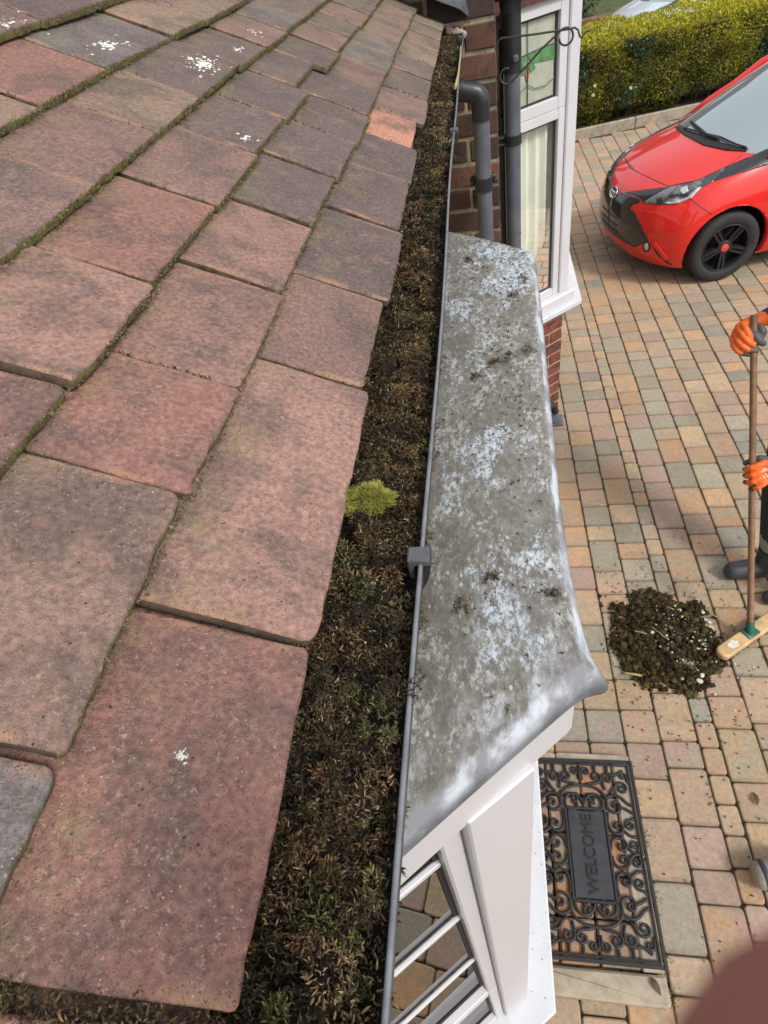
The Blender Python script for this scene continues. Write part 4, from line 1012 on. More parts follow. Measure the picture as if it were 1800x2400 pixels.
add_sym(vol(.172, .104, .022, 1.2, 1.3, 1, 20, [(.192, .135)]), .0042); add_sym(vol(.172, .030, .019, -1.0, 1.2, 1, 20, [(.192, .010)]), .004)
add_sym([(.094, .205), (.120, .222), (.150, .214), (.172, .188), (.190, .180)]); add_sym(vol(.160, .248, .026, 2.6, 1.35, -1, 22, [(.110, .226), (.128, .243)]), .0045)
add_sym(vol(.060, .290, .025, -1.6, 1.3, 1, 22, [(.012, .256), (.034, .262)]), .0045); add_sym(vol(.022, .312, .018, 3.0, 1.2, -1, 20, [(.004, .278)]), .004)
add_sym(vol(.110, .285, .024, 3.6, 1.3, -1, 22, [(.094, .240), (.088, .262)]), .0045); add_sym([(.110, .309), (.140, .300), (.160, .310), (.176, .322)]); add_sym(vol(.172, .296, .017, -.6, 1.2, 1, 18, [(.192, .27)]), .004)
add_sym([(.146, .172), (.165, .165), (.190, .150)]); add_sym([(.060, .315), (.062, .34)]); add_sym([(.110, .309), (.112, .34)])
def smooth_path(p, k=3):
    for _ in range(2):
        q = [p[0]]
        for i in range(len(p) - 1):
            a, b = p[i], p[i + 1]; q += [(a[0] * .75 + b[0] * .25, a[1] * .75 + b[1] * .25), (a[0] * .25 + b[0] * .75, a[1] * .25 + b[1] * .75)]
        q.append(p[-1]); p = q
    return p
for pts, r in scr:
    pts = smooth_path(pts) if len(pts) < 16 else pts
    mb = MB(); mb.tube([(x, y, MZ + .001) for x, y in pts], r * 1.3, 6); mp(mb.build('scroll', MT['rubber'], mat_, smooth=True))

# ------------------------------------------------------------------ swept moss pile
MT['clod'] = simple('moss_clod', (.050, .036, .018), .95, .6, 60, 1.0, 160)
pile = empty('moss_pile', (.775, 1.775, 0), label='heap of swept dark moss and white flakes on the paving beside the broom', cat='moss'); pile['kind'] = 'stuff'
pv = []; L = []
def heap(x, y):
    d = math.hypot((x - .785) / .265, (y - 1.745) / .285); d += .26 * noise.noise(Vector((x * 9, y * 9, 4)))
    return max(0, 1 - d ** 2.4)
cl = MB(); cents = []
for q in range(2100):
    x, y = random.uniform(.48, 1.08), random.uniform(1.43, 2.06); h = heap(x, y)
    if h <= 0 and not (random.random() < .05): continue
    s = random.choice([random.uniform(.004, .010), random.uniform(.008, .022)]) * (1 if h > 0 else .55); z = .05 * h * random.uniform(.3, 1.0) + s * .3
    cents.append((x, y, z, s))
icos = [(0, 0, 1), (.894, 0, .447), (.276, .851, .447), (-.724, .526, .447), (-.724, -.526, .447), (.276, -.851, .447), (.724, .526, -.447), (-.276, .851, -.447), (-.894, 0, -.447), (-.276, -.851, -.447), (.724, -.526, -.447), (0, 0, -1)]
icf = [(0, 1, 2), (0, 2, 3), (0, 3, 4), (0, 4, 5), (0, 5, 1), (1, 6, 2), (2, 7, 3), (3, 8, 4), (4, 9, 5), (5, 10, 1), (6, 7, 2), (7, 8, 3), (8, 9, 4), (9, 10, 5), (10, 6, 1), (11, 7, 6), (11, 8, 7), (11, 9, 8), (11, 10, 9), (11, 6, 10)]
CV = []; CT = []; CCc = []
CP = np.array([[.040, .030, .016], [.055, .040, .018], [.075, .048, .022], [.045, .046, .014], [.070, .072, .020], [.028, .022, .014], [.11, .115, .03]])
for (x, y, z, s) in cents:
    R_ = Matrix.Rotation(random.uniform(0, 6), 3, Vector((random.random(), random.random(), random.random() + .01)).normalized()); sx, sy, sz = random.uniform(.7, 1.5), random.uniform(.6, 1.1), random.uniform(.5, .9); b = len(CV)
    for v in icos:
        p = R_ @ (Vector((v[0] * sx, v[1] * sy, v[2] * sz)) * s * random.uniform(.5, 1.35)); CV.append((x + p.x, y + p.y, max(.0006, z + p.z)))
    CT += [tuple(i + b for i in f) for f in icf]; c = CP[random.choices(range(7), [3, 3, 2, 2, 1, 3, .35])[0]] * random.uniform(.7, 1.4); CCc += [tuple(c)] * 12
MT['clodv'] = None
t = NT('moss_clods', .95, .15); v_ = t.coord(rnd=False); n_ = t.noise(v_, 180, 5, .8); t.color(t.mix(t.ramp(n_, .35, .65), t.mix(1.0, t.attr(), (.45, .45, .45), 'MULTIPLY'), t.mix(1.0, t.attr(), (1.5, 1.5, 1.4), 'MULTIPLY'))); t.bump(n_, 1.0, .006); MT['clodv'] = t.m
o = obj('clods', tri_mesh('clods', CV, CT, MT['clodv'], np.array(CCc)), pile); o.matrix_parent_inverse = Matrix.Translation(-pile.location); o['kind'] = 'stuff'
cen = np.array([(x, y, z + s * .6) for x, y, z, s in cents if heap(x, y) > .05]); cen = cen[rng.choice(len(cen), min(2000, len(cen)), replace=False)]
v, tt, cc = clump_set(cen, .008, 10, .009, .0020, gain=.95); v[:, 2] = np.maximum(v[:, 2], .001)
o = obj('moss_blades', tri_mesh('moss_blades', v, tt, MT['moss'], np.clip(cc, 0, 1)), pile); o.matrix_parent_inverse = Matrix.Translation(-pile.location); o['kind'] = 'stuff'
mb = MB()
fl_px = [(1592, 1430, .02), (1635, 1408, .022), (1652, 1452, .018), (1664, 1458, .02), (1666, 1484, .014), (1652, 1510, .026), (1640, 1595, .034), (1645, 1583, .024), (1530, 1482, .020), (1597, 1445, .016), (1600, 1590, .016), (1636, 1570, .008), (1657, 1418, .012), (1645, 1430, .012), (1560, 1475, .010), (1540, 1420, .009), (1648, 1435, .015), (1583, 1420, .012), (1668, 1470, .02), (1640, 1520, .012)]
for (px, py, r) in fl_px:
    q = on_plane(px, py, 2, .02 + .03 * heap(*on_plane(px, py, 2, .02)[:2])); m_ = 7; ph = random.uniform(0, 6); nrm = Vector((random.uniform(-.4, .4), random.uniform(-.4, .4), 1)).normalized(); e1 = nrm.cross(Vector((0, 1, 0))).normalized(); e2 = nrm.cross(e1)
    ring = [q + e1 * r * .6 * random.uniform(.6, 1.2) * math.cos(ph + 2 * PI * j / m_) + e2 * r * .5 * random.uniform(.6, 1.2) * math.sin(ph + 2 * PI * j / m_) for j in range(m_)]
    mb.add(ring + [p - nrm * .003 for p in ring], [tuple(range(m_))] + [(j, m_ + j, m_ + (j + 1) % m_, (j + 1) % m_) for j in range(m_)])
MT['flake'] = simple('pale_flake', (.60, .57, .49), .9, .15, 120, .4, 300)
o = mb.build('pale_flakes', MT['flake'], pile); o.matrix_parent_inverse = Matrix.Translation(-pile.location); o['kind'] = 'stuff'
mb = MB()
for q in range(110):
    x, y = random.gauss(.90, .12), random.gauss(1.74, .16); r = random.uniform(.0015, .005); mb.box((x, y, .002 + .05 * heap(x, y)), (r, r * random.uniform(.4, .9), .0012), 0, Matrix.Rotation(random.uniform(0, 3), 3, 'Z'))
o = mb.build('pale_crumbs', MT['flake'], pile); o.matrix_parent_inverse = Matrix.Translation(-pile.location); o['kind'] = 'stuff'
mb = MB()
def stick(pa, pb, z, r): a = on_plane(*pa, 2, z); b = on_plane(*pb, 2, z + .01); mb.tube([a, (a + b) / 2 + Vector((0, 0, .004)), b], r, 5)
stick((1528, 1470), (1560, 1495), .06, .0022); stick((1488, 1479), (1516, 1486), .06, .003); stick((1562, 1423), (1580, 1429), .05, .003); stick((1466, 1578), (1505, 1584), .02, .006); stick((1594, 1543), (1608, 1556), .05, .0015)
o = mb.build('straws', MT['straw'], pile); o.matrix_parent_inverse = Matrix.Translation(-pile.location); o['kind'] = 'stuff'
cs = []
for q in range(420):
    x, y = random.gauss(.82, .30), random.gauss(1.75, .33)
    if x < .5 or x > 1.35: continue
    cs.append((x, y, .002))
for q in range(60): cs.append((random.uniform(.55, 1.0), random.uniform(.2, 1.4), .002))
cs = np.array(cs); v, tt, cc = clump_set(cs, rng.uniform(.001, .006, len(cs)), 8, .006, .003, gain=.8); v[:, 2] = np.maximum(v[:, 2], .0005)
o = obj('moss_crumbs', tri_mesh('moss_crumbs', v, tt, MT['moss'], np.clip(cc, 0, 1))); tag(o, 'dark moss crumbs scattered over the block paving round the heap', 'moss', kind='stuff')
n = 1500; yy = rng.uniform(.28, 1.12, n); xx = .506 + rng.exponential(.012, n); keep = np.array([noise.noise(Vector((0, y * 9, 5))) for y in yy]) + .35 > rng.uniform(0, .7, n); xx, yy = xx[keep], yy[keep]; n = len(xx)
v, tt, cc = blades(np.stack([xx, yy, np.full(n, .001)], 1), np.array([0, 0, 1.]) + rng.normal(size=(n, 3)) * .6, rng.uniform(.003, .007, n), rng.uniform(.003, .006, n), np.array([[.14, .12, .05]]) * rng.uniform(.4, 1.4, (n, 1)), .6)
o = obj('step_moss', tri_mesh('step_moss', v, tt, MT['moss'], np.clip(cc, 0, 1))); tag(o, 'line of brown green moss at the foot of the doorstep', 'moss', kind='stuff')
# two curled dead leaves
for (px, py, rz, lb) in ((1770, 1872, 1.5, 'dark curled dead leaf on the paving right of the welcome mat'), (1537, 2312, -1.1, 'dark dead leaf on the pale kerb stone below the welcome mat')):
    q = on_plane(px, py, 2, .05 if px < 1600 else .002); V = []; F = []
    for i in range(9):
        f = i / 8; wv = .011 * math.sin(PI * min(1, f * 1.05)) ** .7 * (1 - .35 * f) + .0006
        for j in (-1, 0, 1): V.append(((f - .5) * .055, j * wv, .004 + .008 * abs(j) * math.sin(PI * f) + .004 * math.sin(5 * f)))
    for i in range(8):
        for j in range(2): F.append((i * 3 + j, i * 3 + j + 1, (i + 1) * 3 + j + 1, (i + 1) * 3 + j))
    o = obj('dead_leaf', mesh_from('dead_leaf', V, F, MT['leaf'], smooth=True)); o.location = q; o.rotation_euler = (0, 0, rz); sm = o.modifiers.new('s', 'SOLIDIFY'); sm.thickness = .001; tag(o, lb, 'leaf')
# pot at the right edge
pot = empty('banded_canister', (.985, .64, 0), label='grey rounded canister with a dark blue band lying at the right edge of the paving', cat='canister')
MT['pot'] = simple('grey_glaze', (.25, .23, .19), .4, .2, 20, .2, 150); MT['navy'] = simple('navy_glaze', (.035, .04, .065), .4)
Rm = Matrix.Translation((.905, .675, .052)) @ Matrix.Rotation(math.radians(-62), 4, 'Z') @ Matrix.Rotation(math.radians(78), 4, 'X') @ Matrix.Identity(4)
Rm = Matrix.Translation((.872, .690, .056)) @ Matrix.Rotation(math.radians(8), 4, 'Z') @ Matrix.Rotation(math.radians(82), 4, 'Y')
mb = MB(); mb.lathe([(.0, .0), (.030, .002), (.043, .010), (.050, .025), (.053, .055), (.056, .10), (.058, .18), (.054, .18), (.050, .1)], 28, 0, Rm); pp(pot, mb.build('body', MT['pot'], pot, auto=.9))
mb = MB(); mb.lathe([(.0505, .030), (.0535, .032), (.0545, .040), (.0535, .048), (.0515, .050)], 28, 0, Rm); pp(pot, mb.build('band', MT['navy'], pot, smooth=True))
# ------------------------------------------------------------------ red hatchback
def paint(name, c, rough=.22):
    t = NT(name, rough, .15); v = t.coord(rnd=False); t.color(t.mix(t.ramp(t.noise(v, 3, 3), .3, .7), tuple(x * .96 for x in c), c)); t.b.inputs['Coat Weight'].default_value = 1.0; t.b.inputs['Coat Roughness'].default_value = .02; return t.m
MT['red'] = paint('red_car_paint', (.70, .022, .016)); MT['piano'] = simple('gloss_black_trim', (.010, .010, .011), .12, .1, 10, coat=.6); MT['cblack'] = simple('black_plastic', (.018, .018, .02), .5)
MT['tyre'] = simple('tyre_rubber', (.022, .022, .023), .75, .25, 20, .3, 120); MT['alloy'] = simple('black_alloy', (.014, .014, .016), .28, .1, 10); MT['chrome'] = simple('chrome', (.78, .79, .80), .12, .02, 10, metal=1.0)
t = NT('car_glass', .03, .5); t.color((.40, .47, .48)); t.b.inputs['Metallic'].default_value = .62; t.b.inputs['IOR'].default_value = 1.8; MT['cglass'] = t.m
t = NT('headlamp_glass', .04, .5); v = t.coord(rnd=False); t.color(t.mix(t.ramp(t.noise(v, 9, 3), .45, .6), (.03, .032, .036), (.16, .165, .175))); t.b.inputs['IOR'].default_value = 1.8; MT['lamp'] = t.m
MT['silver'] = simple('lamp_reflector', (.62, .63, .66), .2, .1, 10, metal=.7)
r0 = [(.62, 0, .16), (.60, .26, .16), (.52, .48, .16), (.40, .66, .16), (.30, .74, .16), (0, .74, .16), (-.36, .74, .17), (-.85, .75, .17), (-1.4, .75, .17), (-2.0, .75, .17), (-2.34, .75, .18), (-2.60, .68, .22), (-2.68, .45, .24), (-2.70, .22, .24), (-2.70, 0, .24)]
r1 = [(.69, 0, .23), (.665, .27, .23), (.58, .51, .23), (.43, .70, .23), (.32, .775, .24), (0, .785, .25), (-.36, .785, .25), (-.85, .79, .25), (-1.4, .79, .25), (-2.0, .79, .26), (-2.34, .785, .27), (-2.62, .70, .30), (-2.71, .46, .32), (-2.74, .22, .32), (-2.74, 0, .32)]
r2 = [(.715, 0, .36), (.695, .27, .36), (.61, .52, .36), (.45, .715, .37), (.32, .79, .38), (0, .80, .40), (-.36, .80, .40), (-.85, .80, .40), (-1.4, .80, .40), (-2.0, .80, .42), (-2.34, .795, .43), (-2.63, .71, .46), (-2.73, .46, .48), (-2.76, .22, .48), (-2.76, 0, .48)]
r3 = [(.725, 0, .48), (.70, .27, .485), (.615, .52, .49), (.44, .72, .51), (.30, .795, .54), (-.02, .808, .57), (-.38, .80, .57), (-.85, .80, .58), (-1.4, .80, .58), (-2.0, .805, .60), (-2.34, .80, .62), (-2.62, .72, .64), (-2.71, .46, .66), (-2.73, .22, .66), (-2.73, 0, .66)]
r4 = [(.715, 0, .60), (.69, .27, .605), (.59, .515, .625), (.40, .70, .66), (.23, .775, .71), (-.06, .785, .75), (-.42, .78, .78), (-.88, .785, .80), (-1.4, .785, .80), (-2.0, .79, .82), (-2.32, .78, .84), (-2.58, .70, .85), (-2.66, .45, .86), (-2.68, .22, .86), (-2.68, 0, .86)]
r5 = [(.665, 0, .695), (.635, .26, .705), (.52, .49, .735), (.32, .645, .785), (.15, .69, .835), (-.04, .70, .885), (-.26, .69, .930), (-.85, .715, .960), (-1.4, .72, .98), (-2.0, .72, 1.0), (-2.30, .70, 1.02), (-2.54, .62, 1.02), (-2.62, .42, 1.02), (-2.64, .22, 1.02), (-2.64, 0, 1.02)]
H = [r5[0:4], [(.48, 0, .805), (.45, .25, .805), (.34, .47, .805), r5[4]], [(.28, 0, .885), (.25, .26, .885), (.15, .50, .875), r5[5]], [(.07, 0, .950), (.035, .26, .950), (-.075, .50, .942), r5[6]]]
W = [H[3], [(-.38, 0, 1.20), (-.40, .24, 1.195), (-.49, .46, 1.17), (-.62, .625, 1.135)], [(-.86, 0, 1.41), (-.88, .22, 1.405), (-.94, .42, 1.385), (-1.04, .55, 1.345)]]
S1 = [W[1][3], (-1.18, .665, 1.18), (-1.55, .67, 1.20), (-2.0, .66, 1.20), (-2.3, .64, 1.20), (-2.56, .58, 1.18)]
S2 = [W[2][3], (-1.38, .57, 1.395), (-1.7, .575, 1.42), (-2.05, .57, 1.415), (-2.3, .55, 1.395), (-2.48, .51, 1.35)]
class Cage:
    def __init__(s): s.V = []; s.F = []; s.M = []; s.ix = {}
    def v(s, p):
        k = tuple(round(c, 5) for c in p)
        if k not in s.ix: s.ix[k] = len(s.V); s.V.append(k)
        return s.ix[k]
    def q(s, pts, m=0):
        for sg in (1, -1):
            idx = [s.v((p[0], p[1] * sg, p[2])) for p in pts]; idx = idx if sg == 1 else idx[::-1]
            idx = list(dict.fromkeys(idx))
            if len(idx) > 2 and not any(set(idx) == set(f) for f in s.F[-3:]): s.F.append(tuple(idx)); s.M.append(m)
cg = Cage(); rows = [r0, r1, r2, r3, r4, r5]
for k in range(5):
    for c in range(14): cg.q([rows[k][c], rows[k][c + 1], rows[k + 1][c + 1], rows[k + 1][c]], 0)
for i in range(3):
    for j in range(3): cg.q([H[i][j], H[i][j + 1], H[i + 1][j + 1], H[i + 1][j]], 0)
for i in range(2):
    for j in range(3): cg.q([W[i][j], W[i][j + 1], W[i + 1][j + 1], W[i + 1][j]], 1)
SB = r5[6:12]
for k in range(5):
    cg.q([SB[k], SB[k + 1], S1[k + 1], S1[k]], 2); cg.q([S1[k], S1[k + 1], S2[k + 1], S2[k]], 2)
Rf = [W[2]] + [[(S2[i][0], 0, S2[i][2] + .065), (S2[i][0], .22, S2[i][2] + .06), (S2[i][0], .42, S2[i][2] + .04), S2[i]] for i in range(1, 6)]
for i in range(5):
    for j in range(3): cg.q([Rf[i][j], Rf[i][j + 1], Rf[i + 1][j + 1], Rf[i + 1][j]], 0)
rr1 = [(-2.66, 0, 1.22), (-2.65, .22, 1.22), (-2.62, .42, 1.20), S1[5]]; rb = [r5[14], r5[13], r5[12], r5[11]]
for a, b in ((Rf[5], rr1), (rr1, rb)):
    for j in range(3): cg.q([a[j], a[j + 1], b[j + 1], b[j]], 2 if a is Rf[5] else 0)
tmp = obj('tmp', mesh_from('tmp', cg.V, cg.F, [MT['red'], MT['cglass'], MT['cblack']], cg.M, smooth=True))
bm = bmesh.new(); bm.from_mesh(tmp.data); bmesh.ops.recalc_face_normals(bm, faces=bm.faces)
cl_ = bm.edges.layers.float.get('crease_edge') or bm.edges.layers.float.new('crease_edge')
def near_pt(p, L): return any((Vector(p) - Vector((q[0], sg * q[1], q[2]))).length < 1e-4 for q in L for sg in (1, -1))
for e in bm.edges:
    a, b = e.verts[0].co, e.verts[1].co; ms = {f.material_index for f in e.link_faces}
    if len(ms) > 1: e[cl_] = .55
    if near_pt(a, r5[:7]) and near_pt(b, r5[:7]): e[cl_] = max(e[cl_], .25)
    if near_pt(a, r3[2:5]) and near_pt(b, r3[2:5]): e[cl_] = .45
bm.to_mesh(tmp.data); bm.free()
body_me = bake(tmp, [('SUBSURF', dict(levels=4, render_levels=4))])
# wheel arches: cut and snap to a circle
bm = bmesh.new(); bm.from_mesh(body_me)
AR = .345; axles = (0.0, -2.34); WR = .29
for ax in axles:
    dead = [f for f in bm.faces if all(abs(v.co.y) > .5 and math.hypot(v.co.x - ax, v.co.z - WR) < AR for v in f.verts)]
    bmesh.ops.delete(bm, geom=dead, context='FACES')
    for v in bm.verts:
        if v.is_boundary and abs(v.co.y) > .5 and v.co.z > .13:
            d = math.hypot(v.co.x - ax, v.co.z - WR)
            if d < AR + .03 and v.co.z > .19:
                k = AR / max(d, 1e-4); v.co.x = ax + (v.co.x - ax) * k; v.co.z = WR + (v.co.z - WR) * k
be = [e for e in bm.edges if e.is_boundary and all(abs(v.co.y) > .5 and min(abs(math.hypot(v.co.x - a, v.co.z - WR) - AR) for a in axles) < .004 for v in e.verts)]
ex = bmesh.ops.extrude_edge_only(bm, edges=be)
for v in [g for g in ex['geom'] if isinstance(g, bmesh.types.BMVert)]: v.co.y *= .93
bm.to_mesh(body_me); bm.free()
bvh_bm = bmesh.new(); bvh_bm.from_mesh(body_me); BVH = BVHTree.FromBMesh(bvh_bm)
# split by material into parts
def split(me, mi, name, mat):
    bm = bmesh.new(); bm.from_mesh(me); bmesh.ops.delete(bm, geom=[f for f in bm.faces if f.material_index != mi], context='FACES')
    for f in bm.faces: f.material_index = 0; f.smooth = True
    m2 = bpy.data.meshes.new(name); bm.to_mesh(m2); bm.free(); m2.materials.append(mat); return m2
CARX, CARY, HEAD = 1.80, 6.175, math.radians(193.0)
car = empty('red_car', (CARX, CARY, 0), HEAD, label='small red hatchback with black grille parked on the block paving', cat='car')
CM = Matrix.Translation((CARX, CARY, 0)) @ Matrix.Rotation(HEAD, 4, 'Z'); CMI = CM.inverted()
obj('body', split(body_me, 0, 'body', MT['red']), car); obj('windscreen', split(body_me, 1, 'windscreen', MT['cglass']), car); obj('side_window', split(body_me, 2, 'side_window', MT['cglass']), car)
cam_l = CMI @ CAM; CMR = CMI.to_3x3()
def px_hit(px, py):
    d = (CMR @ ray(px, py)).normalized(); loc, nrm, i, dist = BVH.ray_cast(cam_l, d)
    return (loc, nrm) if loc else (None, None)
def Z5(x, y): return 1350 + x / 3.687, 300 + y / 3.687
def patch(name, poly2d, hit, mat, off=.003, step=None, mirror=True, parent=None):
    """cut a clean-edged panel: triangulate a 2-D outline, lay every point on the body, raise it and give it an edge"""
    P2 = [];
    for i in range(len(poly2d)):
        a, b = Vector(poly2d[i]), Vector(poly2d[(i + 1) % len(poly2d)]); k = max(1, int((b - a).length / step))
        for q in range(k): P2.append(a + (b - a) * q / k)
    nb = len(P2); xs = [p.x for p in P2]; ys = [p.y for p in P2]; pts = list(P2)
    def inside(p):
        c = False; j = nb - 1
        for i in range(nb):
            if (P2[i].y > p.y) != (P2[j].y > p.y) and p.x < (P2[j].x - P2[i].x) * (p.y - P2[i].y) / (P2[j].y - P2[i].y) + P2[i].x: c = not c
            j = i
        return c
    x = min(xs)
    while x < max(xs):
        y = min(ys)
        while y < max(ys):
            p = Vector((x + .13 * step, y + .07 * step))
            if inside(p) and min((p - q).length for q in P2) > step * .4: pts.append(p)
            y += step
        x += step
    vo, eo, fo, _, _, _ = delaunay_2d_cdt(pts, [], [list(range(nb))], 1, 1e-6)
    V = []; ok = []
    for p in vo:
        l_, n_ = hit(p.x, p.y); ok.append(l_ is not None); V.append((l_ + n_ * off) if l_ else Vector((0, 0, 0)))
    lo = []
    for p in vo:
        l_, n_ = hit(p.x, p.y); lo.append((l_ - n_ * .004) if l_ else Vector((0, 0, 0)))
    F = [tuple(f) for f in fo if all(ok[i] for i in f)]; cnt = {}
    for f in F:
        for i in range(len(f)): e = (f[i], f[(i + 1) % len(f)]); cnt[tuple(sorted(e))] = cnt.get(tuple(sorted(e)), []) + [e]
    n0 = len(V); V = V + lo
    for k_, es in cnt.items():
        if len(es) == 1: a, b = es[0]; F.append((b, a, n0 + a, n0 + b))
    o = obj(name, mesh_from(name, V, F, mat, smooth=False), parent or car); res = [o]
    for pl in o.data.polygons: pl.use_smooth = len(pl.vertices) == 3
    if mirror:
        V2 = [(v.x, -v.y, v.z) for v in V]; res.append(obj(name, mesh_from(name, V2, [f[::-1] for f in F], mat), parent or car))
        for pl in res[1].data.polygons: pl.use_smooth = len(pl.vertices) == 3
    return res
def front_hit(y, z):
    l_, n_, i, d = BVH.ray_cast(Vector((2, y, z)), Vector((-1, 0, 0))); return (l_, n_) if l_ else (None, None)
def yz(x, y):
    l_, n_ = px_hit(*Z5(x, y)); return (l_.y, l_.z) if l_ else None
# grille: near half traced on the body, mirrored
gr = [yz(*p) for p in ((425, 556), (560, 612), (548, 645), (480, 668), (468, 705), (505, 722), (570, 850), (632, 975))]
gr = [g for g in gr if g]
print('grille yz', [tuple(round(a, 3) for a in g) for g in gr])
gl = [(.0004, .655), (.07, .655)] + [(max(.03, a), max(b, .30)) for a, b in gr] + [(gr[-1][0] * .75, .295), (gr[-1][0] * .4, .305), (.0004, .31)]
patch('grille', gl, front_hit, MT['piano'], .004, .02)
patch('headlight', [Z5(*p) for p in ((575, 648), (700, 662), (830, 664), (985, 614), (1100, 512), (1180, 466), (1298, 337), (1050, 458), (800, 512), (690, 577))], px_hit, MT['lamp'], .005, 3.0)
patch('headlight_arm', [Z5(*p) for p in ((428, 556), (620, 532), (796, 511), (690, 574), (578, 642), (560, 612), (490, 575))], px_hit, MT['piano'], .004, 3.0)
patch('lamp_strip', [Z5(*p) for p in ((760, 640), (840, 640), (960, 600), (1050, 520), (1085, 510), (1000, 606), (880, 655), (790, 657))], px_hit, MT['silver'], .0075, 3.0)
patch('projector_lens', [Z5(*p) for p in ((905, 520), (960, 500), (972, 545), (930, 575), (900, 560))], px_hit, MT['silver'], .0075, 3.0)
patch('pillar_trim', [Z5(*p) for p in ((1182, 465), (1300, 336), (1480, 258), (1659, 178), (1900, 120), (1900, 250), (1659, 318), (1400, 395))], px_hit, MT['piano'], .004, 4.0)
patch('fog_lamp', [Z5(610 + 32 * math.cos(a), 1025 + 46 * math.sin(a)) for a in np.linspace(0, 2 * PI, 16)[:-1]], px_hit, MT['cblack'], .006, 3.0)
patch('fog_lens', [Z5(612 + 19 * math.cos(a), 1022 + 32 * math.sin(a)) for a in np.linspace(0, 2 * PI, 14)[:-1]], px_hit, MT['silver'], .009, 3.0)
patch('bumper_blade', [Z5(*p) for p in ((650, 985), (690, 985), (795, 1115), (790, 1140), (760, 1130))], px_hit, MT['red'], .012, 3.0)
patch('bumper_slot', [Z5(*p) for p in ((640, 978), (655, 985), (800, 1160), (835, 1190), (780, 1165), (690, 1080))], px_hit, MT['cblack'], .004, 3.0)
patch('scuttle', [Z5(*p) for p in ((855, -5), (930, 60), (1100, 150), (1300, 195), (1470, 205), (1490, 185), (1300, 140), (1130, 80), (960, 20), (900, -30))], px_hit, MT['cblack'], .006, 4.0, mirror=False)
def seam(pts, r=.0028, mirror=True, name='panel_gap', mat='cblack', lift=.0005):
    P3 = []
    for i in range(len(pts) - 1):
        for q in range(8):
            f = q / 8; l_, n_ = px_hit(*Z5(pts[i][0] + (pts[i + 1][0] - pts[i][0]) * f, pts[i][1] + (pts[i + 1][1] - pts[i][1]) * f))
            if l_: P3.append(l_ + n_ * lift)
    if len(P3) < 3: return
    mb = MB(); mb.tube(P3, r, 6); mb.build(name, MT[mat], car, smooth=True)
    if mirror: mb = MB(); mb.tube([(p.x, -p.y, p.z) for p in P3], r, 6); mb.build(name, MT[mat], car, smooth=True)
seam([(560, 395), (620, 422), (700, 462), (795, 502), (1050, 452), (1300, 332), (1450, 222)]); seam([(985, 612), (1090, 690), (1185, 755)])
seam([(430, 285), (470, 345), (560, 395)], mirror=False)
seam([(940, 10), (1100, 55), (1250, 90), (1380, 150), (1490, 185)], .008, False, 'wiper', 'cblack', .014); seam([(1000, -40), (1130, 70), (1250, 110)], .012, False, 'wiper', 'cblack', .018)
# badge: three rings
l_, n_ = front_hit(0, .645); e2 = (Vector((0, 0, 1)) - n_ * n_.z).normalized(); e1 = Vector((0, 1, 0)); bc = l_ + n_ * .010
for nm, (rx, rz, dx, dz) in (('badge_ring', (.060, .042, 0, 0)), ('badge_oval', (.020, .040, 0, 0)), ('badge_bar', (.042, .016, 0, .020))):
    mb = MB(); mb.tube([bc + e1 * (dx + rx * math.cos(a)) + e2 * (dz + rz * math.sin(a)) for a in np.linspace(0, 2 * PI, 29)[:-1]], .0062, 6, closed=True); mb.build(nm, MT['chrome'], car, smooth=True)
mb = MB(); mb.lathe([(0, .004), (.9, .004), (1.05, 0)], 24, 0, Matrix.Translation(bc - n_ * .008) @ Matrix(((0, 0, n_.x, 0), (1, 0, n_.y, 0), (0, 1, n_.z, 0), (0, 0, 0, 1))) @ Matrix.Diagonal((.062, .044, 1, 1))); mb.build('badge_plate', MT['piano'], car)
# number plate hint: dark lower grille slats
for z in (.36, .42, .48):
    P3 = [];
    for y in np.linspace(-.17, .17, 15):
        l_, n_ = front_hit(y, z)
        if l_: P3.append(l_ + n_ * .006)
    mb = MB(); mb.tube(P3, .006, 6); mb.build('grille_slat', MT['cblack'], car, smooth=True)
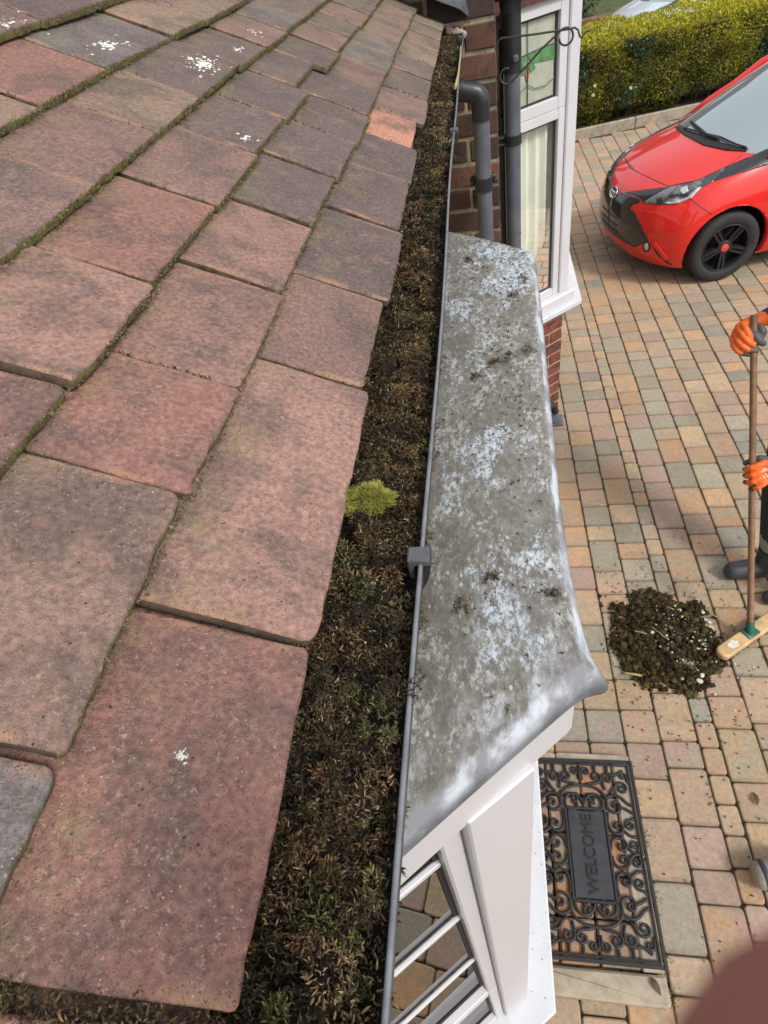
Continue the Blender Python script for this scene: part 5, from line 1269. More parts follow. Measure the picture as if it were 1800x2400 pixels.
# wheels
wheel_root = None
def make_wheel(x, sg):
    R_ = Matrix.Translation((x, sg * .70, WR)) @ Matrix.Rotation(-sg * PI / 2, 4, 'X')      # local z points outwards
    w_ = obj('wheel', None, car) if False else None
    mb = MB(); mb.lathe([(.19, -.075), (.23, -.085), (.27, -.085), (.286, -.07), (.29, -.04), (.29, .04), (.286, .07), (.27, .088), (.235, .090), (.205, .084), (.196, .075)], 44, 0, R_); ty = mb.build('wheel', MT['tyre'], car, smooth=True)
    mb = MB(); mb.lathe([(.198, .082), (.190, .085), (.183, .076), (.178, .02), (.172, -.05)], 40, 0, R_); mb.lathe([(0, -.02), (.178, -.02)], 32, 0, R_); mb.build('rim', MT['alloy'], ty, auto=.8)
    mb = MB()
    for k in range(5):
        for dlt in (-.17, .17):
            a = 2 * PI * k / 5 + .3 + dlt; d = Vector((math.cos(a), math.sin(a), 0)); s = Vector((-d.y, d.x, 0)); q = []
            a2 = 2 * PI * k / 5 + .3 + dlt * .55
            for (rr, ww, z0, z1) in ((.045, .016, .03, .062), (.10, .014, .03, .070), (.188, .017, .035, .078)):
                dd = Vector((math.cos(a2 if rr > .1 else a), math.sin(a2 if rr > .1 else a), 0)); ss = Vector((-dd.y, dd.x, 0))
                q += [R_ @ (dd * rr - ss * ww + Vector((0, 0, z0))), R_ @ (dd * rr + ss * ww + Vector((0, 0, z0))), R_ @ (dd * rr + ss * ww * .7 + Vector((0, 0, z1))), R_ @ (dd * rr - ss * ww * .7 + Vector((0, 0, z1)))]
            F = []
            for i in range(2):
                for j in range(4): F.append((i * 4 + j, i * 4 + (j + 1) % 4, i * 4 + 4 + (j + 1) % 4, i * 4 + 4 + j))
            mb.add(q, F)
    mb.lathe([(.062, .03), (.060, .062), (.045, .068), (.0, .068)], 24, 0, R_); mb.build('spokes', MT['alloy'], ty)
    mb = MB(); mb.lathe([(.034, .067), (.033, .074), (.020, .079), (0, .080)], 20, 0, R_); mb.build('hub_cap', MT['redcap'], ty, auto=.8)
MT['redcap'] = simple('red_cap', (.60, .06, .05), .35)
for x in axles:
    for sg in (1, -1): make_wheel(x, sg)
# wheel housings and floor
for x in axles:
    for sg in (1, -1):
        mb = MB(); V = []; F = []
        for i in range(25):
            a = math.radians(-12 + 204 * i / 24); c_, s_ = x + (AR + .004) * math.cos(a), WR + (AR + .004) * math.sin(a)
            V += [(c_, sg * .742, max(s_, .17)), (c_, sg * .42, max(s_, .17)), (x + .3 * (c_ - x), sg * .42, WR)]
        for i in range(24): b = 3 * i; F += [(b, b + 3, b + 4, b + 1), (b + 1, b + 4, b + 5, b + 2)]
        mb.add(V, F); mb.build('wheel_housing', MT['cblack'], car)
mb = MB(); mb.box((-1.0, 0, .20), (1.42, .52, .02)); mb.build('underbody', MT['cblack'], car)
mb = MB(); mb.box((-1.3, 0, .62), (1.0, .62, .08)); mb.box((-.42, 0, .82), (.22, .60, .07), bev=.04); mb.build('dashboard', MT['cblack'], car)
for sg in (1, -1):
    mb = MB(); mb.box((-.86, sg * .80, 1.0), (.06, .10, .065), bev=.03); mb.box((-.90, sg * .72, .96), (.03, .04, .02)); mb.build('door_mirror', MT['piano'], car, auto=.9)
    mb = MB(); mb.tube([(r5[6][0] + .03, sg * r5[6][1], r5[6][2] - .01), (-.43, sg * .665, 1.035), (W[1][3][0] - .01, sg * (W[1][3][1] + .002), W[1][3][2]), (-.83, sg * .60, 1.26), (W[2][3][0], sg * W[2][3][1], W[2][3][2] + .004), (-1.4, sg * .585, 1.405)], [.012, .026, .030, .032, .034, .03], 10); mb.build('roof_pillar', MT['red'], car, smooth=True)
    mb = MB(); mb.box((-.30, sg * .806, .66), (.035, .004, .016), bev=.003); mb.build('side_repeater', MT['oglass'], car)

# ------------------------------------------------------------------ pale car on the road behind the hedge
MT['pale'] = paint('pale_blue_paint', (.50, .56, .62), .3)
car2 = empty('pale_car', (2.72, 13.45, .02), math.radians(192), label='pale silver blue car on the road behind the hedge', cat='car')
for ch in list(car.children):
    if ch.name.split('.')[0] in ('bumper_blade', 'badge_ring', 'badge_oval', 'badge_bar', 'badge_plate', 'fog_lens', 'bumper_slot', 'scuttle', 'wiper', 'projector_lens', 'lamp_strip'): continue
    c = copy_tree(ch, car2)
    if ch.name.split('.')[0] in ('body', 'roof_pillar'): c.data = ch.data.copy(); c.data.materials.clear(); c.data.materials.append(MT['pale'])
# ------------------------------------------------------------------ hedge, kerb and the far side
hdir = Vector((1, KSL, 0)).normalized(); hnrm = Vector((-hdir.y, hdir.x, 0))
def hp(x, d=0.0, z=0.0):
    return Vector((x, KERB0 + KSL * x, z)) + hnrm * d
kerb = empty('kerb', tuple(hp(2)), label='sandy concrete kerb along the foot of the hedge', cat='kerb')
xk = -.6
while xk < 6.5:
    l_ = .905; a, b = hp(xk), hp(xk + l_); c = (a + b) / 2 + hnrm * .03; c.z = .035
    mb = MB(); mb.box(c, ((b - a).length / 2 - .004, .028, .085), 0, Matrix((hdir, hnrm, Vector((0, 0, 1)))).transposed(), .008); pp(kerb, mb.build('kerb_stone', MT['stone'], kerb)); xk += l_
mb = MB(); mb.add([tuple(hp(-3, .05, .05)), tuple(hp(8, .05, .05)), tuple(hp(8, 1.9, .05)), tuple(hp(-3, 1.9, .05))], [(0, 1, 2, 3)]); o = mb.build('hedge_bed', MT['soil']); tag(o, kind='structure')
hedge = empty('hedge', tuple(hp(2.5, .8)), label='dense clipped privet hedge, yellow green on top, behind the red car', cat='hedge')
def leaf_mat(name):
    t = NT(name, .55, .4); c = t.attr(); t.color(c); t.b.inputs['Subsurface Weight'].default_value = 0.0
    tr = t.n('ShaderNodeBsdfTranslucent'); t.l(c, tr.inputs[0]); mx = t.n('ShaderNodeMixShader'); mx.inputs[0].default_value = .25
    o = t.t.nodes['Material Output']; t.l(t.b.outputs[0], mx.inputs[1]); t.l(tr.outputs[0], mx.inputs[2]); t.l(mx.outputs[0], o.inputs[0]); return t.m
MT['leafm'] = leaf_mat('hedge_leaf'); MT['twig'] = simple('hedge_twig', (.075, .052, .035), .9)
def leaves(P, D, L, Wd, C):
    n = len(P); D = unit(D); s = unit(np.cross(D, rng.normal(size=(n, 3)))); u = np.cross(s, D)
    L = L[:, None]; Wd = Wd[:, None]; tip = P + D * L; m1 = P + D * L * .5 + s * Wd * .5 + u * Wd * .12; m2 = P + D * L * .5 - s * Wd * .5 + u * Wd * .12
    V = np.stack([P, m1, tip, m2], 1).reshape(-1, 3); b = (np.arange(n) * 4)[:, None, None]; T = (np.array([[0, 1, 2], [0, 2, 3]])[None] + b).reshape(-1, 3); return V, T, np.repeat(C, 4, 0)
HT = 1.05
def hedge_leaves(n, zone):
    x = rng.uniform(-1.0, 6.5, n); nz = np.array([noise.noise(Vector((a * 1.7, 0, 0))) for a in x]) * .07
    bx, by = x, KERB0 + KSL * x
    if zone == 'front':
        z = rng.uniform(.04, HT, n) + 0; bul = np.array([noise.noise(Vector((a * 3.2, b * 3.2, 1))) for a, b in zip(x, z)])
        d = .20 + .06 * (1 - z / HT) * 0 - bul * .20 + rng.exponential(.05, n) + .20 * (np.abs(z - .55) / .55) ** 4 * .6 + np.where(z < .22, .12, 0)
        D = np.stack([np.full(n, hnrm.x * -.8), np.full(n, hnrm.y * -.8), np.full(n, .45)], 1) + rng.normal(size=(n, 3)) * .55
    else:
        d = rng.uniform(.22, 1.42, n); z = HT + nz + .03 - rng.exponential(.035, n) + np.array([noise.noise(Vector((a * 4, b * 4, 2))) for a, b in zip(x, d)]) * .05 - np.where(d < .34, (.34 - d) * .5, 0)
        D = np.stack([np.zeros(n), np.zeros(n) - .1, np.full(n, 1.0)], 1) + rng.normal(size=(n, 3)) * .5
    P = np.stack([bx + hnrm.x * d, by + hnrm.y * d, z], 1)
    patch_ = np.array([noise.noise(Vector((a * 1.6, b * 1.9, 7))) for a, b in zip(x, z)])
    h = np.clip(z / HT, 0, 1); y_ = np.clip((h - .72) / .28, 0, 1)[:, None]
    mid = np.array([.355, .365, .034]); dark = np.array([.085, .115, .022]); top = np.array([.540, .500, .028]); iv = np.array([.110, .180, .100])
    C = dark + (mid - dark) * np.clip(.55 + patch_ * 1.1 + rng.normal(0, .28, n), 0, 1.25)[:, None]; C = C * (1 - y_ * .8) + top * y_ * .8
    ivy = (patch_ < -.28) & (rng.uniform(size=n) < .75) & (h < .93); C[ivy] = iv * rng.uniform(.6, 1.5, (ivy.sum(), 1)); C *= rng.uniform(.65, 1.3, (n, 1))
    tw = rng.uniform(size=n) < .10; C[tw] = np.array([.16, .12, .05]) * rng.uniform(.5, 1.3, (tw.sum(), 1))
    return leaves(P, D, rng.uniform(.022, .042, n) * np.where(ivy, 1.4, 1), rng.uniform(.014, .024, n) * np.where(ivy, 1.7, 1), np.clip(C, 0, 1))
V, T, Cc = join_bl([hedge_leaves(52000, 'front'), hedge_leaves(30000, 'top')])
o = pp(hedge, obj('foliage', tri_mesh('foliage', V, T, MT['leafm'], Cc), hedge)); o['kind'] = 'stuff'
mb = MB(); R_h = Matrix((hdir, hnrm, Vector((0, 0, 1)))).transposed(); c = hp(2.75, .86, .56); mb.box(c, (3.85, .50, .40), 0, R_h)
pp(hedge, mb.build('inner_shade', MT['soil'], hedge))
mb = MB()
for q in range(150):
    x = random.uniform(-.9, 6.4); d = random.uniform(.3, .42); a = hp(x, d + .06, .03); b = hp(x + random.gauss(0, .08), d - .05, random.uniform(.4, .95)); mb.tube([a, (a + b) / 2 + Vector((random.gauss(0, .03), 0, 0)), b], [.009, .006, .003], 5)
o = pp(hedge, mb.build('stems', MT['twig'], hedge)); o['kind'] = 'stuff'
# far verge: low wall, saplings, shrubs
MT['farwall'] = simple('far_wall', (.17, .085, .06), .9, .3, 8, .4, 60); MT['verge'] = simple('verge_grass', (.07, .09, .03), .95, .4, 4, .8, 60)
mb = MB(); mb.add([tuple(hp(-6, 7.4, .04)), tuple(hp(14, 7.4, .04)), tuple(hp(14, 30, .06)), tuple(hp(-6, 30, .06))], [(0, 1, 2, 3)]); o = mb.build('verge', MT['verge']); tag(o, kind='structure')
mb = MB(); mb.box(hp(3, 7.2, .12), (9, .10, .16), 0, R_h, .02); o = mb.build('garden_wall', MT['farwall']); tag(o, 'low reddish garden wall across the road behind the hedge', 'wall')
def bush(x, d, r, h, lb, n=2600, col=(.05, .085, .03)):
    P = rng.normal(size=(n, 3)); P = unit(P) * rng.uniform(.55, 1.0, (n, 1)) * np.array([r, r * .8, h * .5]); P[:, 2] += h * .5
    P += np.array([[noise.noise(Vector(p * 2.2)) * .25 for _ in range(3)] for p in P]) * r
    C = np.array(col)[None] * rng.uniform(.4, 1.7, (n, 1)); V, T, Cc = leaves(P, P * .6 + rng.normal(size=(n, 3)), rng.uniform(.06, .13, n), rng.uniform(.04, .07, n), np.clip(C, 0, 1))
    q = hp(x, d, .04); e = empty('shrub', tuple(q), label=lb, cat='shrub', group='shrubs across the road'); o = obj('foliage', tri_mesh('foliage', V, T, MT['leafm'], Cc), e); o['kind'] = 'stuff'
    mb = MB()
    for k in range(5): mb.tube([(0, 0, 0), (random.gauss(0, r * .2), random.gauss(0, r * .2), h * .4), (random.gauss(0, r * .4), random.gauss(0, r * .4), h * .8)], [.04, .025, .01], 6)
    mb.build('stem', MT['twig'], e)
bush(1.2, 8.7, .9, 1.5, 'dark green shrub across the road, left of the saplings'); bush(2.6, 8.9, .8, 1.3, 'dark shrub across the road behind the saplings', col=(.045, .07, .03)); bush(4.1, 9.2, 1.0, 1.5, 'green shrub across the road behind the pale car'); bush(-.4, 9.0, 1.0, 1.6, 'shrub across the road behind the bay window corner')
def sapling(x, d, h, lean, lb):
    q = hp(x, d, .04); e = empty('sapling', tuple(q), label=lb, cat='tree', group='saplings across the road')
    mb = MB(); tr = [Vector((lean * f * f, .02 * math.sin(f * 5), h * f)) for f in np.linspace(0, 1, 8)]; mb.tube(tr, [.045 * (1 - .75 * f) for f in np.linspace(0, 1, 8)], 8); mb.build('trunk', MT['bark'], e, smooth=True)
    mb = MB()
    for k in range(26):
        f = random.uniform(.15, 1); b = tr[int(f * 7)]; a = random.uniform(0, 2 * PI); l_ = random.uniform(.2, .6); m_ = b + Vector((math.cos(a) * l_ * .5, math.sin(a) * l_ * .5, l_ * .35)); t_ = m_ + Vector((math.cos(a + .4) * l_ * .45, math.sin(a + .4) * l_ * .45, l_ * .5)); mb.tube([b, m_, t_], [.012, .008, .003], 5)
    o = mb.build('crown', MT['twig'], e); 
MT['bark'] = simple('pale_bark', (.17, .14, .10), .9, .25, 20, .5, 80)
sapling(1.75, 7.7, 2.6, .1, 'thin bare sapling across the road, leftmost of the group'); sapling(2.1, 7.8, 2.4, -.1, 'thin bare sapling across the road, second from the left'); sapling(3.05, 8.0, 2.8, .15, 'bare twiggy sapling across the road beside the pale car'); sapling(2.7, 8.3, 2.3, -.2, 'bare twiggy sapling between two others across the road')
nh = empty('unseen_neighbour_house', tuple(hp(1.0, 12.5)), label='unseen brick house across the road, added to be mirrored in the red car', cat='building')  # house out of view, added so the car paint has something to mirror
MT['roofslate'] = simple('far_roof', (.11, .075, .06), .9, .2, 3); MT['farbrick'] = simple('far_brick', (.20, .10, .07), .9, .2, 3)
mb = MB(); c = hp(1.0, 13.5, 2.6); mb.box(c, (7, 2.0, 2.6), 0, R_h); pp(nh, mb.build('wall', MT['farbrick'], nh))
def gable(x0, x1, z0, z1, d0, d1, nm):
    a, b, m_ = hp(x0, d0, z0), hp(x1, d0, z0), hp((x0 + x1) / 2, d0, z1); off = hnrm * (d1 - d0); mb = MB()
    mb.add([a, b, m_, a + off, b + off, m_ + off], [(0, 1, 2), (3, 5, 4), (0, 2, 5, 3), (1, 4, 5, 2), (0, 3, 4, 1)]); return pp(nh, mb.build(nm, MT['roofslate'], nh))
gable(-6.3, .2, 5.2, 8.0, 11.2, 15.7, 'roof'); gable(1.2, 8.3, 5.2, 7.6, 11.2, 15.7, 'roof')
mb = MB(); mb.box(hp(.7, 13.2, 6.6), (.45, .4, 1.6), 0, R_h); pp(nh, mb.build('chimney', MT['farbrick'], nh))
for x in (-4.5, -2, 3, 5.8):
    for z in (1.5, 3.9): mb = MB(); mb.box(hp(x, 11.48, z), (.7, .03, .6), 0, R_h); pp(nh, mb.build('window', MT['upvc'], nh))
# daffodil-like flowers low in the hedge
MT['petal'] = simple('pale_petal', (.62, .60, .34), .7)
for k, (px, py) in enumerate(((1394, 200), (1390, 222), (1478, 205))):
    d = ray(px, py); t_ = (KERB0 + KSL * 1.5 + .05) / d.y; q = CAM + d * t_; mb = MB()
    for j in range(6):
        a = j * PI / 3; mb.add([(0, 0, 0), (.018 * math.cos(a - .55), -.012, .018 * math.sin(a - .55)), (.026 * math.cos(a), -.02, .026 * math.sin(a)), (.018 * math.cos(a + .55), -.012, .018 * math.sin(a + .55))], [(0, 1, 2, 3)])
    mb.tube([(0, 0, 0), (0, -.03, 0)], [.010, .014], 8); e = empty('flower', tuple(q), label=('pale flower low in the hedge beside the bay window, upper of two', 'pale flower low in the hedge beside the bay window, lower of two', 'pale flower in the dark ivy part of the hedge')[k], cat='flower'); mb.build('petals', MT['petal'], e)
    mb = MB(); mb.tube([(0, 0, 0), (.01, .04, -.12), (.0, .1, -.25)], .004, 5); mb.build('stem', MT['leafstem'] if 'leafstem' in MT else MT['verge'], e)

# ------------------------------------------------------------------ bodies: capsules fused by a voxel remesh into one skin
def capsule(mb, a, b, ra, rb, n=12, flat=None):
    a, b = Vector(a), Vector(b); t = (b - a); L = t.length; t = t.normalized() if L > 1e-6 else Vector((0, 0, 1))
    path = []; rad = []
    for i in range(5): th = PI / 2 * (1 - i / 4); path.append(a - t * ra * math.sin(th)); rad.append(max(ra * math.cos(th), ra * .02))
    for i in range(5): th = PI / 2 * i / 4; path.append(b + t * rb * math.sin(th)); rad.append(max(rb * math.cos(th), rb * .02))
    mb.tube(path, rad, n)
def fuse(chains, voxel, smooth=4, extra=None):
    mb = MB()
    for ch in chains:
        for i in range(len(ch) - 1): capsule(mb, ch[i][0], ch[i + 1][0], ch[i][1], ch[i + 1][1])
    if extra: extra(mb)
    tmp = obj('tmp', mesh_from('tmp', mb.V, mb.F, MT['cblack']))
    return bake(tmp, [('REMESH', dict(mode='VOXEL', voxel_size=voxel, use_smooth_shade=True)), ('SMOOTH', dict(factor=.5, iterations=smooth))])
def seg_d(p, a, b):
    ab = b - a; t_ = max(0, min(1, (p - a).dot(ab) / max(ab.dot(ab), 1e-9))); return (p - a - ab * t_).length, t_

# broom
HB, HTp = Vector((1.166, 1.749, .075)), Vector((1.130, 2.560, 1.245)); ax = (HTp - HB).normalized()
broom = empty('broom', (1.17, 1.74, 0), label='yard broom with brown wooden handle and pale wooden head beside the moss heap', cat='broom')
MT['wood'] = simple('broom_wood', (.20, .105, .055), .6, .25, 25, .15, 150); MT['headwood'] = simple('pale_wood', (.50, .335, .165), .6, .2, 18, .2, 120); MT['gplas'] = simple('green_socket', (.015, .09, .06), .4, .2, 20); MT['bristle'] = simple('dark_bristle', (.03, .045, .035), .8, .4, 60)
mb = MB(); mb.tube([HB - ax * .02, HB + ax * .4, HB + ax * .9, HTp + ax * .05], .0145, 14); pp(broom, mb.build('handle', MT['wood'], broom, auto=.8))
ba, bb_ = Vector((1.000, 1.628, .052)), Vector((1.315, 1.850, .052)); bd = (bb_ - ba).normalized(); bn = Vector((-bd.y, bd.x, 0)); bc = (ba + bb_) / 2
RBm = Matrix((bd, bn, Vector((0, 0, 1)))).transposed().to_4x4(); RBm.translation = bc
hl = (bb_ - ba).length / 2
pol = [(-hl + .03 - .03 * math.cos(a), .034 * math.sin(a)) for a in np.linspace(PI / 2, -PI / 2, 9)] + [(hl - .03 + .03 * math.cos(a), .034 * math.sin(a)) for a in np.linspace(-PI / 2, PI / 2, 9)]
mb = MB(); mb.prism(pol, -.016, .016, bev=.006); mb.V = [tuple(RBm @ Vector(v)) for v in mb.V]; pp(broom, mb.build('head', MT['headwood'], broom, auto=.6))
mb = MB(); ring_ = [(x * .6 - .10 + random.uniform(-.006, .006), y * .55) for x, y in [(.055 * math.cos(a) * random.uniform(.7, 1.2), .036 * math.sin(a) * random.uniform(.7, 1.2)) for a in np.linspace(0, 2 * PI, 14)[:-1]]]
mb.prism(ring_, .0155, .0172); mb.V = [tuple(RBm @ Vector(v)) for v in mb.V]; pp(broom, mb.build('worn_label', MT['flake'], broom))
sk = HB + Vector((0, 0, -.004)); mb = MB(); mb.box(RBm.inverted() @ sk + Vector((0, 0, -.004)), (.036, .030, .006), bev=.003); mb.V = [tuple(RBm @ Vector(v)) for v in mb.V]; mb.tube([sk - ax * .01, sk + ax * .05], [.021, .0185], 14); pp(broom, mb.build('socket', MT['gplas'], broom, auto=.8))
Pb = []; Db = []
for q in range(1500):
    u_, v_ = random.uniform(-hl + .01, hl - .01), random.uniform(-.028, .028); p = RBm @ Vector((u_, v_, -.014)); Pb.append(tuple(p)); Db.append(tuple(RBm.to_3x3() @ Vector((u_ * .25, v_ * 6 * .25, -1)) + Vector((random.gauss(0, .1), random.gauss(0, .1), 0))))
v, tt, cc = blades(np.array(Pb), np.array(Db), np.full(1500, .042), np.full(1500, .004), np.array([[.03, .045, .035]]) * rng.uniform(.5, 1.8, (1500, 1)), .15); v[:, 2] = np.maximum(v[:, 2], .001)
o = pp(broom, obj('bristles', tri_mesh('bristles', v, tt, MT['moss'], np.clip(cc, 0, 1)), broom)); o['kind'] = 'stuff'

# gloved hands
to_cam = (CAM - HTp).normalized(); cdir = (to_cam - ax * to_cam.dot(ax)).normalized(); er = ax.cross(cdir).normalized()
if er.x < 0: er = -er
vdir = (CAM - (HB + HTp) / 2).normalized()
def hand(center, mode):
    """palm, four fingers and a thumb closed on the handle, one skin; returns the mesh and the wrist"""
    if mode == 'top': ox, oy = 1650, 700
    else: ox, oy = 1650, 1020
    nrm_ = (CAM - center).normalized()
    def f(X, Y, k):
        d = ray(ox + X / 11.06, oy + Y / 11.06); t_ = (center - CAM).dot(nrm_) / d.dot(nrm_); return CAM + d * t_ + nrm_ * k
    if mode == 'top':
        fing = [[(1010, 690, -.004, .0150), (1085, 800, .020, .0148), (1155, 930, .027, .0138), (1215, 1050, .016, .0125)], [(905, 800, -.004, .0152), (985, 930, .024, .0150), (1105, 1085, .030, .0140), (1265, 1195, .020, .0125)],
                [(845, 930, -.010, .0150), (885, 1095, .020, .0146), (1005, 1235, .026, .0136), (1150, 1335, .018, .0125), (1350, 1365, .006, .0115)], [(750, 1050, -.016, .0142), (770, 1205, .010, .0138), (855, 1335, .017, .0130), (980, 1412, .012, .0118), (1160, 1450, .004, .0105)]]
        gfrom = (9, 9, 3.05, 3.05)
        pal = [[(930, 740, -.016, .022), (1090, 650, -.022, .026), (1260, 600, -.034, .030)], [(820, 930, -.020, .020), (980, 760, -.024, .026), (1240, 620, -.036, .030)], [(760, 1060, -.026, .018), (880, 860, -.026, .024), (1150, 660, -.036, .028)]]
        gp = [[(1190, 770, -.006, .014), (1320, 960, .010, .018), (1420, 1090, .008, .018), (1530, 1160, .0, .014)], [(1440, 720, -.006, .016), (1520, 860, -.004, .018), (1480, 985, -.002, .015)]]
        wrist = f(1480, 540, -.055)
    else:
        fing = [[(1560, 730, .004, .0152), (1400, 775, .022, .0150), (1230, 845, .026, .0140), (1090, 905, .010, .0125), (1050, 880, -.008, .011)], [(1560, 920, .006, .0152), (1400, 960, .024, .0150), (1250, 1030, .028, .0140), (1120, 1070, .012, .0122), (1060, 1040, -.008, .011)],
                [(1580, 1060, .004, .0150), (1430, 1130, .022, .0146), (1270, 1205, .026, .0138), (1140, 1240, .010, .0122), (1065, 1215, -.008, .011)], [(1640, 1180, .0, .0140), (1530, 1270, .016, .0136), (1400, 1350, .018, .0125), (1290, 1385, .008, .0112), (1200, 1395, -.006, .010)]]
        gfrom = (3.1, 3.1, 3.0, 2.9)
        pal = [[(1590, 760, .0, .020), (1720, 820, -.006, .027), (1880, 900, -.016, .030)], [(1600, 920, .0, .021), (1740, 930, -.006, .028), (1900, 950, -.016, .030)], [(1620, 1100, -.002, .020), (1750, 1060, -.008, .027), (1900, 980, -.016, .030)]]
        gp = [[(1640, 620, -.010, .016), (1450, 590, -.006, .0150), (1220, 660, -.012, .0140), (1075, 720, -.014, .0125)]]
        wrist = f(2060, 960, -.022)
    chains = [[(f(x, y, k), r) for x, y, k, r in ch] for ch in fing + pal + gp] + [[(f(*pal[1][2][:3]), .031), (wrist, .036)]]
    me = fuse(chains, .0028, 3); me.materials.clear(); me.materials.append(MT['gl_or']); me.materials.append(MT['gl_gr'])
    mi = []
    for p in me.polygons:
        q = p.center; best = (9, 0, 0)
        for ci, chn in enumerate(chains):
            for i in range(len(chn) - 1):
                d, t_ = seg_d(q, chn[i][0], chn[i + 1][0]); d -= chn[i][1] * (1 - t_) + chn[i + 1][1] * t_
                if d < best[0]: best = (d, ci, i + t_)
        ci, tt_ = best[1], best[2]; grey = (ci < 4 and tt_ > gfrom[ci]) or (7 <= ci < 7 + len(gp))
        if not grey and ci < 7: grey = p.normal.dot(nrm_) < -.35
        mi.append(1 if grey else 0)
    me.polygons.foreach_set('material_index', mi); return me, wrist
MT['gl_or'] = simple('orange_glove', (.78, .135, .018), .6, .12, 60, .3, 400); MT['gl_gr'] = simple('grey_latex', (.075, .072, .070), .55, .2, 60, .3, 300)
c1 = HB + ax * ((HTp - HB).length - .028)
d_ = ray(1757, 1108); # second hand: where that sight line passes the handle
w0 = CAM - HB; a_, b_, c_ = d_.dot(d_), d_.dot(ax), 1.0; dd_, ee_ = d_.dot(w0), ax.dot(w0); s2_ = (a_ * ee_ - b_ * dd_) / (a_ * c_ - b_ * b_); c2 = HB + ax * s2_
me1, w1 = hand(c1, 'top'); me2, w2 = hand(c2, 'low')
# figure
person = empty('person', (1.42, 2.15, 0), label='person in dark work clothes and orange gloves holding the broom at the right edge', cat='person')
hipL, hipR = Vector((1.53, 2.34, .90)), Vector((1.385, 2.50, .90)); kneeL, kneeR = Vector((1.52, 2.20, .49)), Vector((1.345, 2.30, .49)); ankL, ankR = Vector((1.50, 1.99, .10)), Vector((1.345, 2.150, .10))
chest = Vector((1.50, 2.47, 1.25)); neck = Vector((1.47, 2.46, 1.47)); head = Vector((1.43, 2.45, 1.62)); shL, shR = Vector((1.50, 2.29, 1.38)), Vector((1.46, 2.66, 1.38))
elL = Vector((1.52, 2.12, 1.06)); elR = Vector((1.37, 2.74, 1.24))
ch = [[(hipL, .095), (kneeL, .068), (ankL + Vector((0, 0, .12)), .056)], [(hipR, .095), (kneeR, .068), (ankR + Vector((0, 0, .12)), .058)],
      [(ankL + Vector((0, 0, .16)), .058), (ankL, .050), (ankL + Vector((-.02, 0, -.05)), .048)], [(ankL + Vector((-.02, 0, -.052)), .046), (ankL + Vector((-.17, -.02, -.060)), .040)],
      [(ankR + Vector((0, 0, .16)), .060), (ankR, .050), (ankR + Vector((-.02, 0, -.05)), .048)], [(ankR + Vector((-.01, 0, -.045)), .055), (ankR + Vector((-.08, -.008, -.045)), .054), (ankR + Vector((-.145, -.014, -.050)), .050)],
      [((hipL + hipR) / 2, .13), (chest, .15), (chest + Vector((0, 0, .1)), .13), (neck, .06), (head, .075)], [(hipL, .10), (chest + Vector((0, -.07, 0)), .12), (shL, .075)], [(hipR, .10), (chest + Vector((0, .07, 0)), .12), (shR, .075)],
      [(shL, .072), (elL, .052), (w2, .034)], [(shR, .072), (elR, .052), (w1, .036)], [(head + Vector((0, 0, -.02)), .082), (head + Vector((.01, 0, .055)), .092)], [(head + Vector((-.09, 0, -.01)), .012), (head + Vector((-.075, 0, .02)), .012)]]
me = fuse(ch, .011, 6)
MT['navy_cl'] = simple('navy_jacket', (.016, .017, .026), .85, .3, 20, .4, 120); MT['trouser'] = simple('work_trousers', (.022, .023, .026), .85, .35, 14, .5, 90); MT['boot'] = simple('rubber_boot', (.035, .038, .045), .42, .2, 12); MT['refl'] = simple('reflective_band', (.24, .25, .25), .5, .1, 30); MT['skin'] = simple('skin', (.50, .28, .20), .6); MT['hair'] = simple('dark_hair', (.03, .022, .015), .8)
me.materials.clear()
for k in ('navy_cl', 'trouser', 'boot', 'refl', 'skin', 'hair'): me.materials.append(MT[k])
mi = []
for p in me.polygons:
    q = p.center; z = q.z
    if z > 1.47: m_ = 5 if (z > 1.67 or q.x > head.x + .02) else 4
    elif z < .20: m_ = 2
    elif z < .92: m_ = 3 if .225 < z < .285 else 1
    else: m_ = 0
    mi.append(m_)
me.polygons.foreach_set('material_index', mi); me.name = 'body'
pp(person, obj('body', me, person))
for m_ in (me1, me2): m_.name = 'glove'; pp(person, obj('glove', m_, person))
mb = MB()
for s_ in (-1, 1):
    mb.lathe([(0, .012), (.009, .008), (.012, 0)], 10, 0, Matrix.Translation(head + Vector((-.078, s_ * .03, .03))) @ Matrix.Rotation(-PI / 2, 4, 'Y'))
mb.box(head + Vector((-.082, 0, -.05)), (.004, .022, .004), bev=.002); pp(person, mb.build('face', MT['hair'], person))
mb = MB(); n2_ = (CAM - c2).normalized()
bvg = bmesh.new(); bvg.from_mesh(me2); BG = BVHTree.FromBMesh(bvg)
for (X0, Y0, X1, Y1) in ((1480, 960, 1655, 880), (1500, 900, 1620, 840), (1520, 1040, 1580, 1130), (1590, 985, 1650, 1100)):
    pts_ = []
    for q in range(5):
        d = ray(1650 + (X0 + (X1 - X0) * q / 4) / 11.06, 1020 + (Y0 + (Y1 - Y0) * q / 4) / 11.06).normalized(); l_ = BG.ray_cast(CAM, d)[0]
        if l_: pts_.append(l_ + n2_ * .0005)
    if len(pts_) > 1: mb.tube(pts_, .0028, 5)
pp(person, mb.build('glove_print', MT['flake'], person))

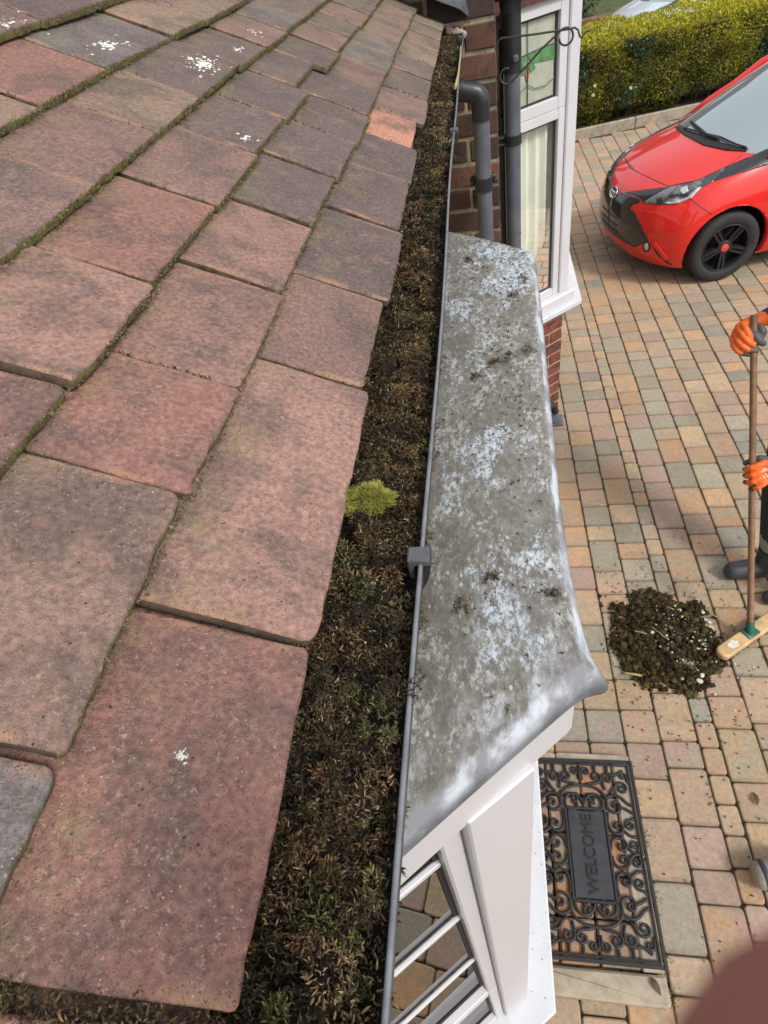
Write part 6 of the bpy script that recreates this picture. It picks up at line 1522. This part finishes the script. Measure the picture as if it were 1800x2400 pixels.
# ------------------------------------------------------------------ the photographer's finger at the lens
fc = CAM; FW = cam2world(Vector((0, 0, 1))); FR = cam2world(Vector((1, 0, 0))); FD = cam2world(Vector((0, 1, 0)))
def fpx(px, py, z): return CAM + cam2world(Vector(((px - IW / 2) / FPX * z, (py - IH / 2) / FPX * z, z)))
tipc = fpx(2790, 3500, .0075)
hb = tipc + FR * .030 + FD * .040 - FW * .010
ch = [[(tipc, .0072), (tipc + FR * .012 + FD * .017 + FW * .001, .0080), (tipc + FR * .026 + FD * .040 - FW * .006, .0092), (tipc + FR * .034 + FD * .068 - FW * .022, .0105)]]
kn = tipc + FR * .034 + FD * .068 - FW * .022
for i, (dx, dz) in enumerate(((.018, -.012), (.036, -.020), (.052, -.030))):
    k_ = kn + FR * dx - FW * .012 * i; ch.append([(k_ + FD * .008, .0105), (k_ - FD * .022 + FR * .012, .0095), (k_ - FD * .030 - FW * .026 + FR * .012, .0085), (k_ - FD * .012 - FW * .040, .0078)])
for i in range(4): ch.append([(kn + FR * .018 * i - FW * .012 * i, .0115), (kn + FR * (.012 * i + .012) + FD * .075 - FW * .03, .016)])
ch.append([(kn + FR * .01 + FD * .07 - FW * .04, .014), (kn - FR * .02 + FD * .04 - FW * .06, .011), (kn - FR * .03 + FD * .0 - FW * .065, .0095)]); ch.append([(kn + FR * .03 + FD * .075 - FW * .03, .024), (kn + FR * .04 + FD * .16 - FW * .05, .027)])
me = fuse(ch, .0022, 4); me.materials.clear(); t = NT('finger_skin', .6, .35); v = t.coord(rnd=False); t.color(t.mix(t.ramp(t.noise(v, 150, 4), .3, .7), (.27, .105, .080), (.31, .125, .095))); t.b.inputs['Subsurface Weight'].default_value = .15; t.b.inputs['Subsurface Radius'].default_value = (.004, .0015, .0008); me.materials.append(t.m); me.name = 'hand'
o = obj('photographer_hand', me); tag(o, 'blurred reddish fingertip of the photographer at the lower right corner', 'hand')
print('tris', sum(len(o.data.polygons) for o in bpy.data.objects if o.type == 'MESH'))
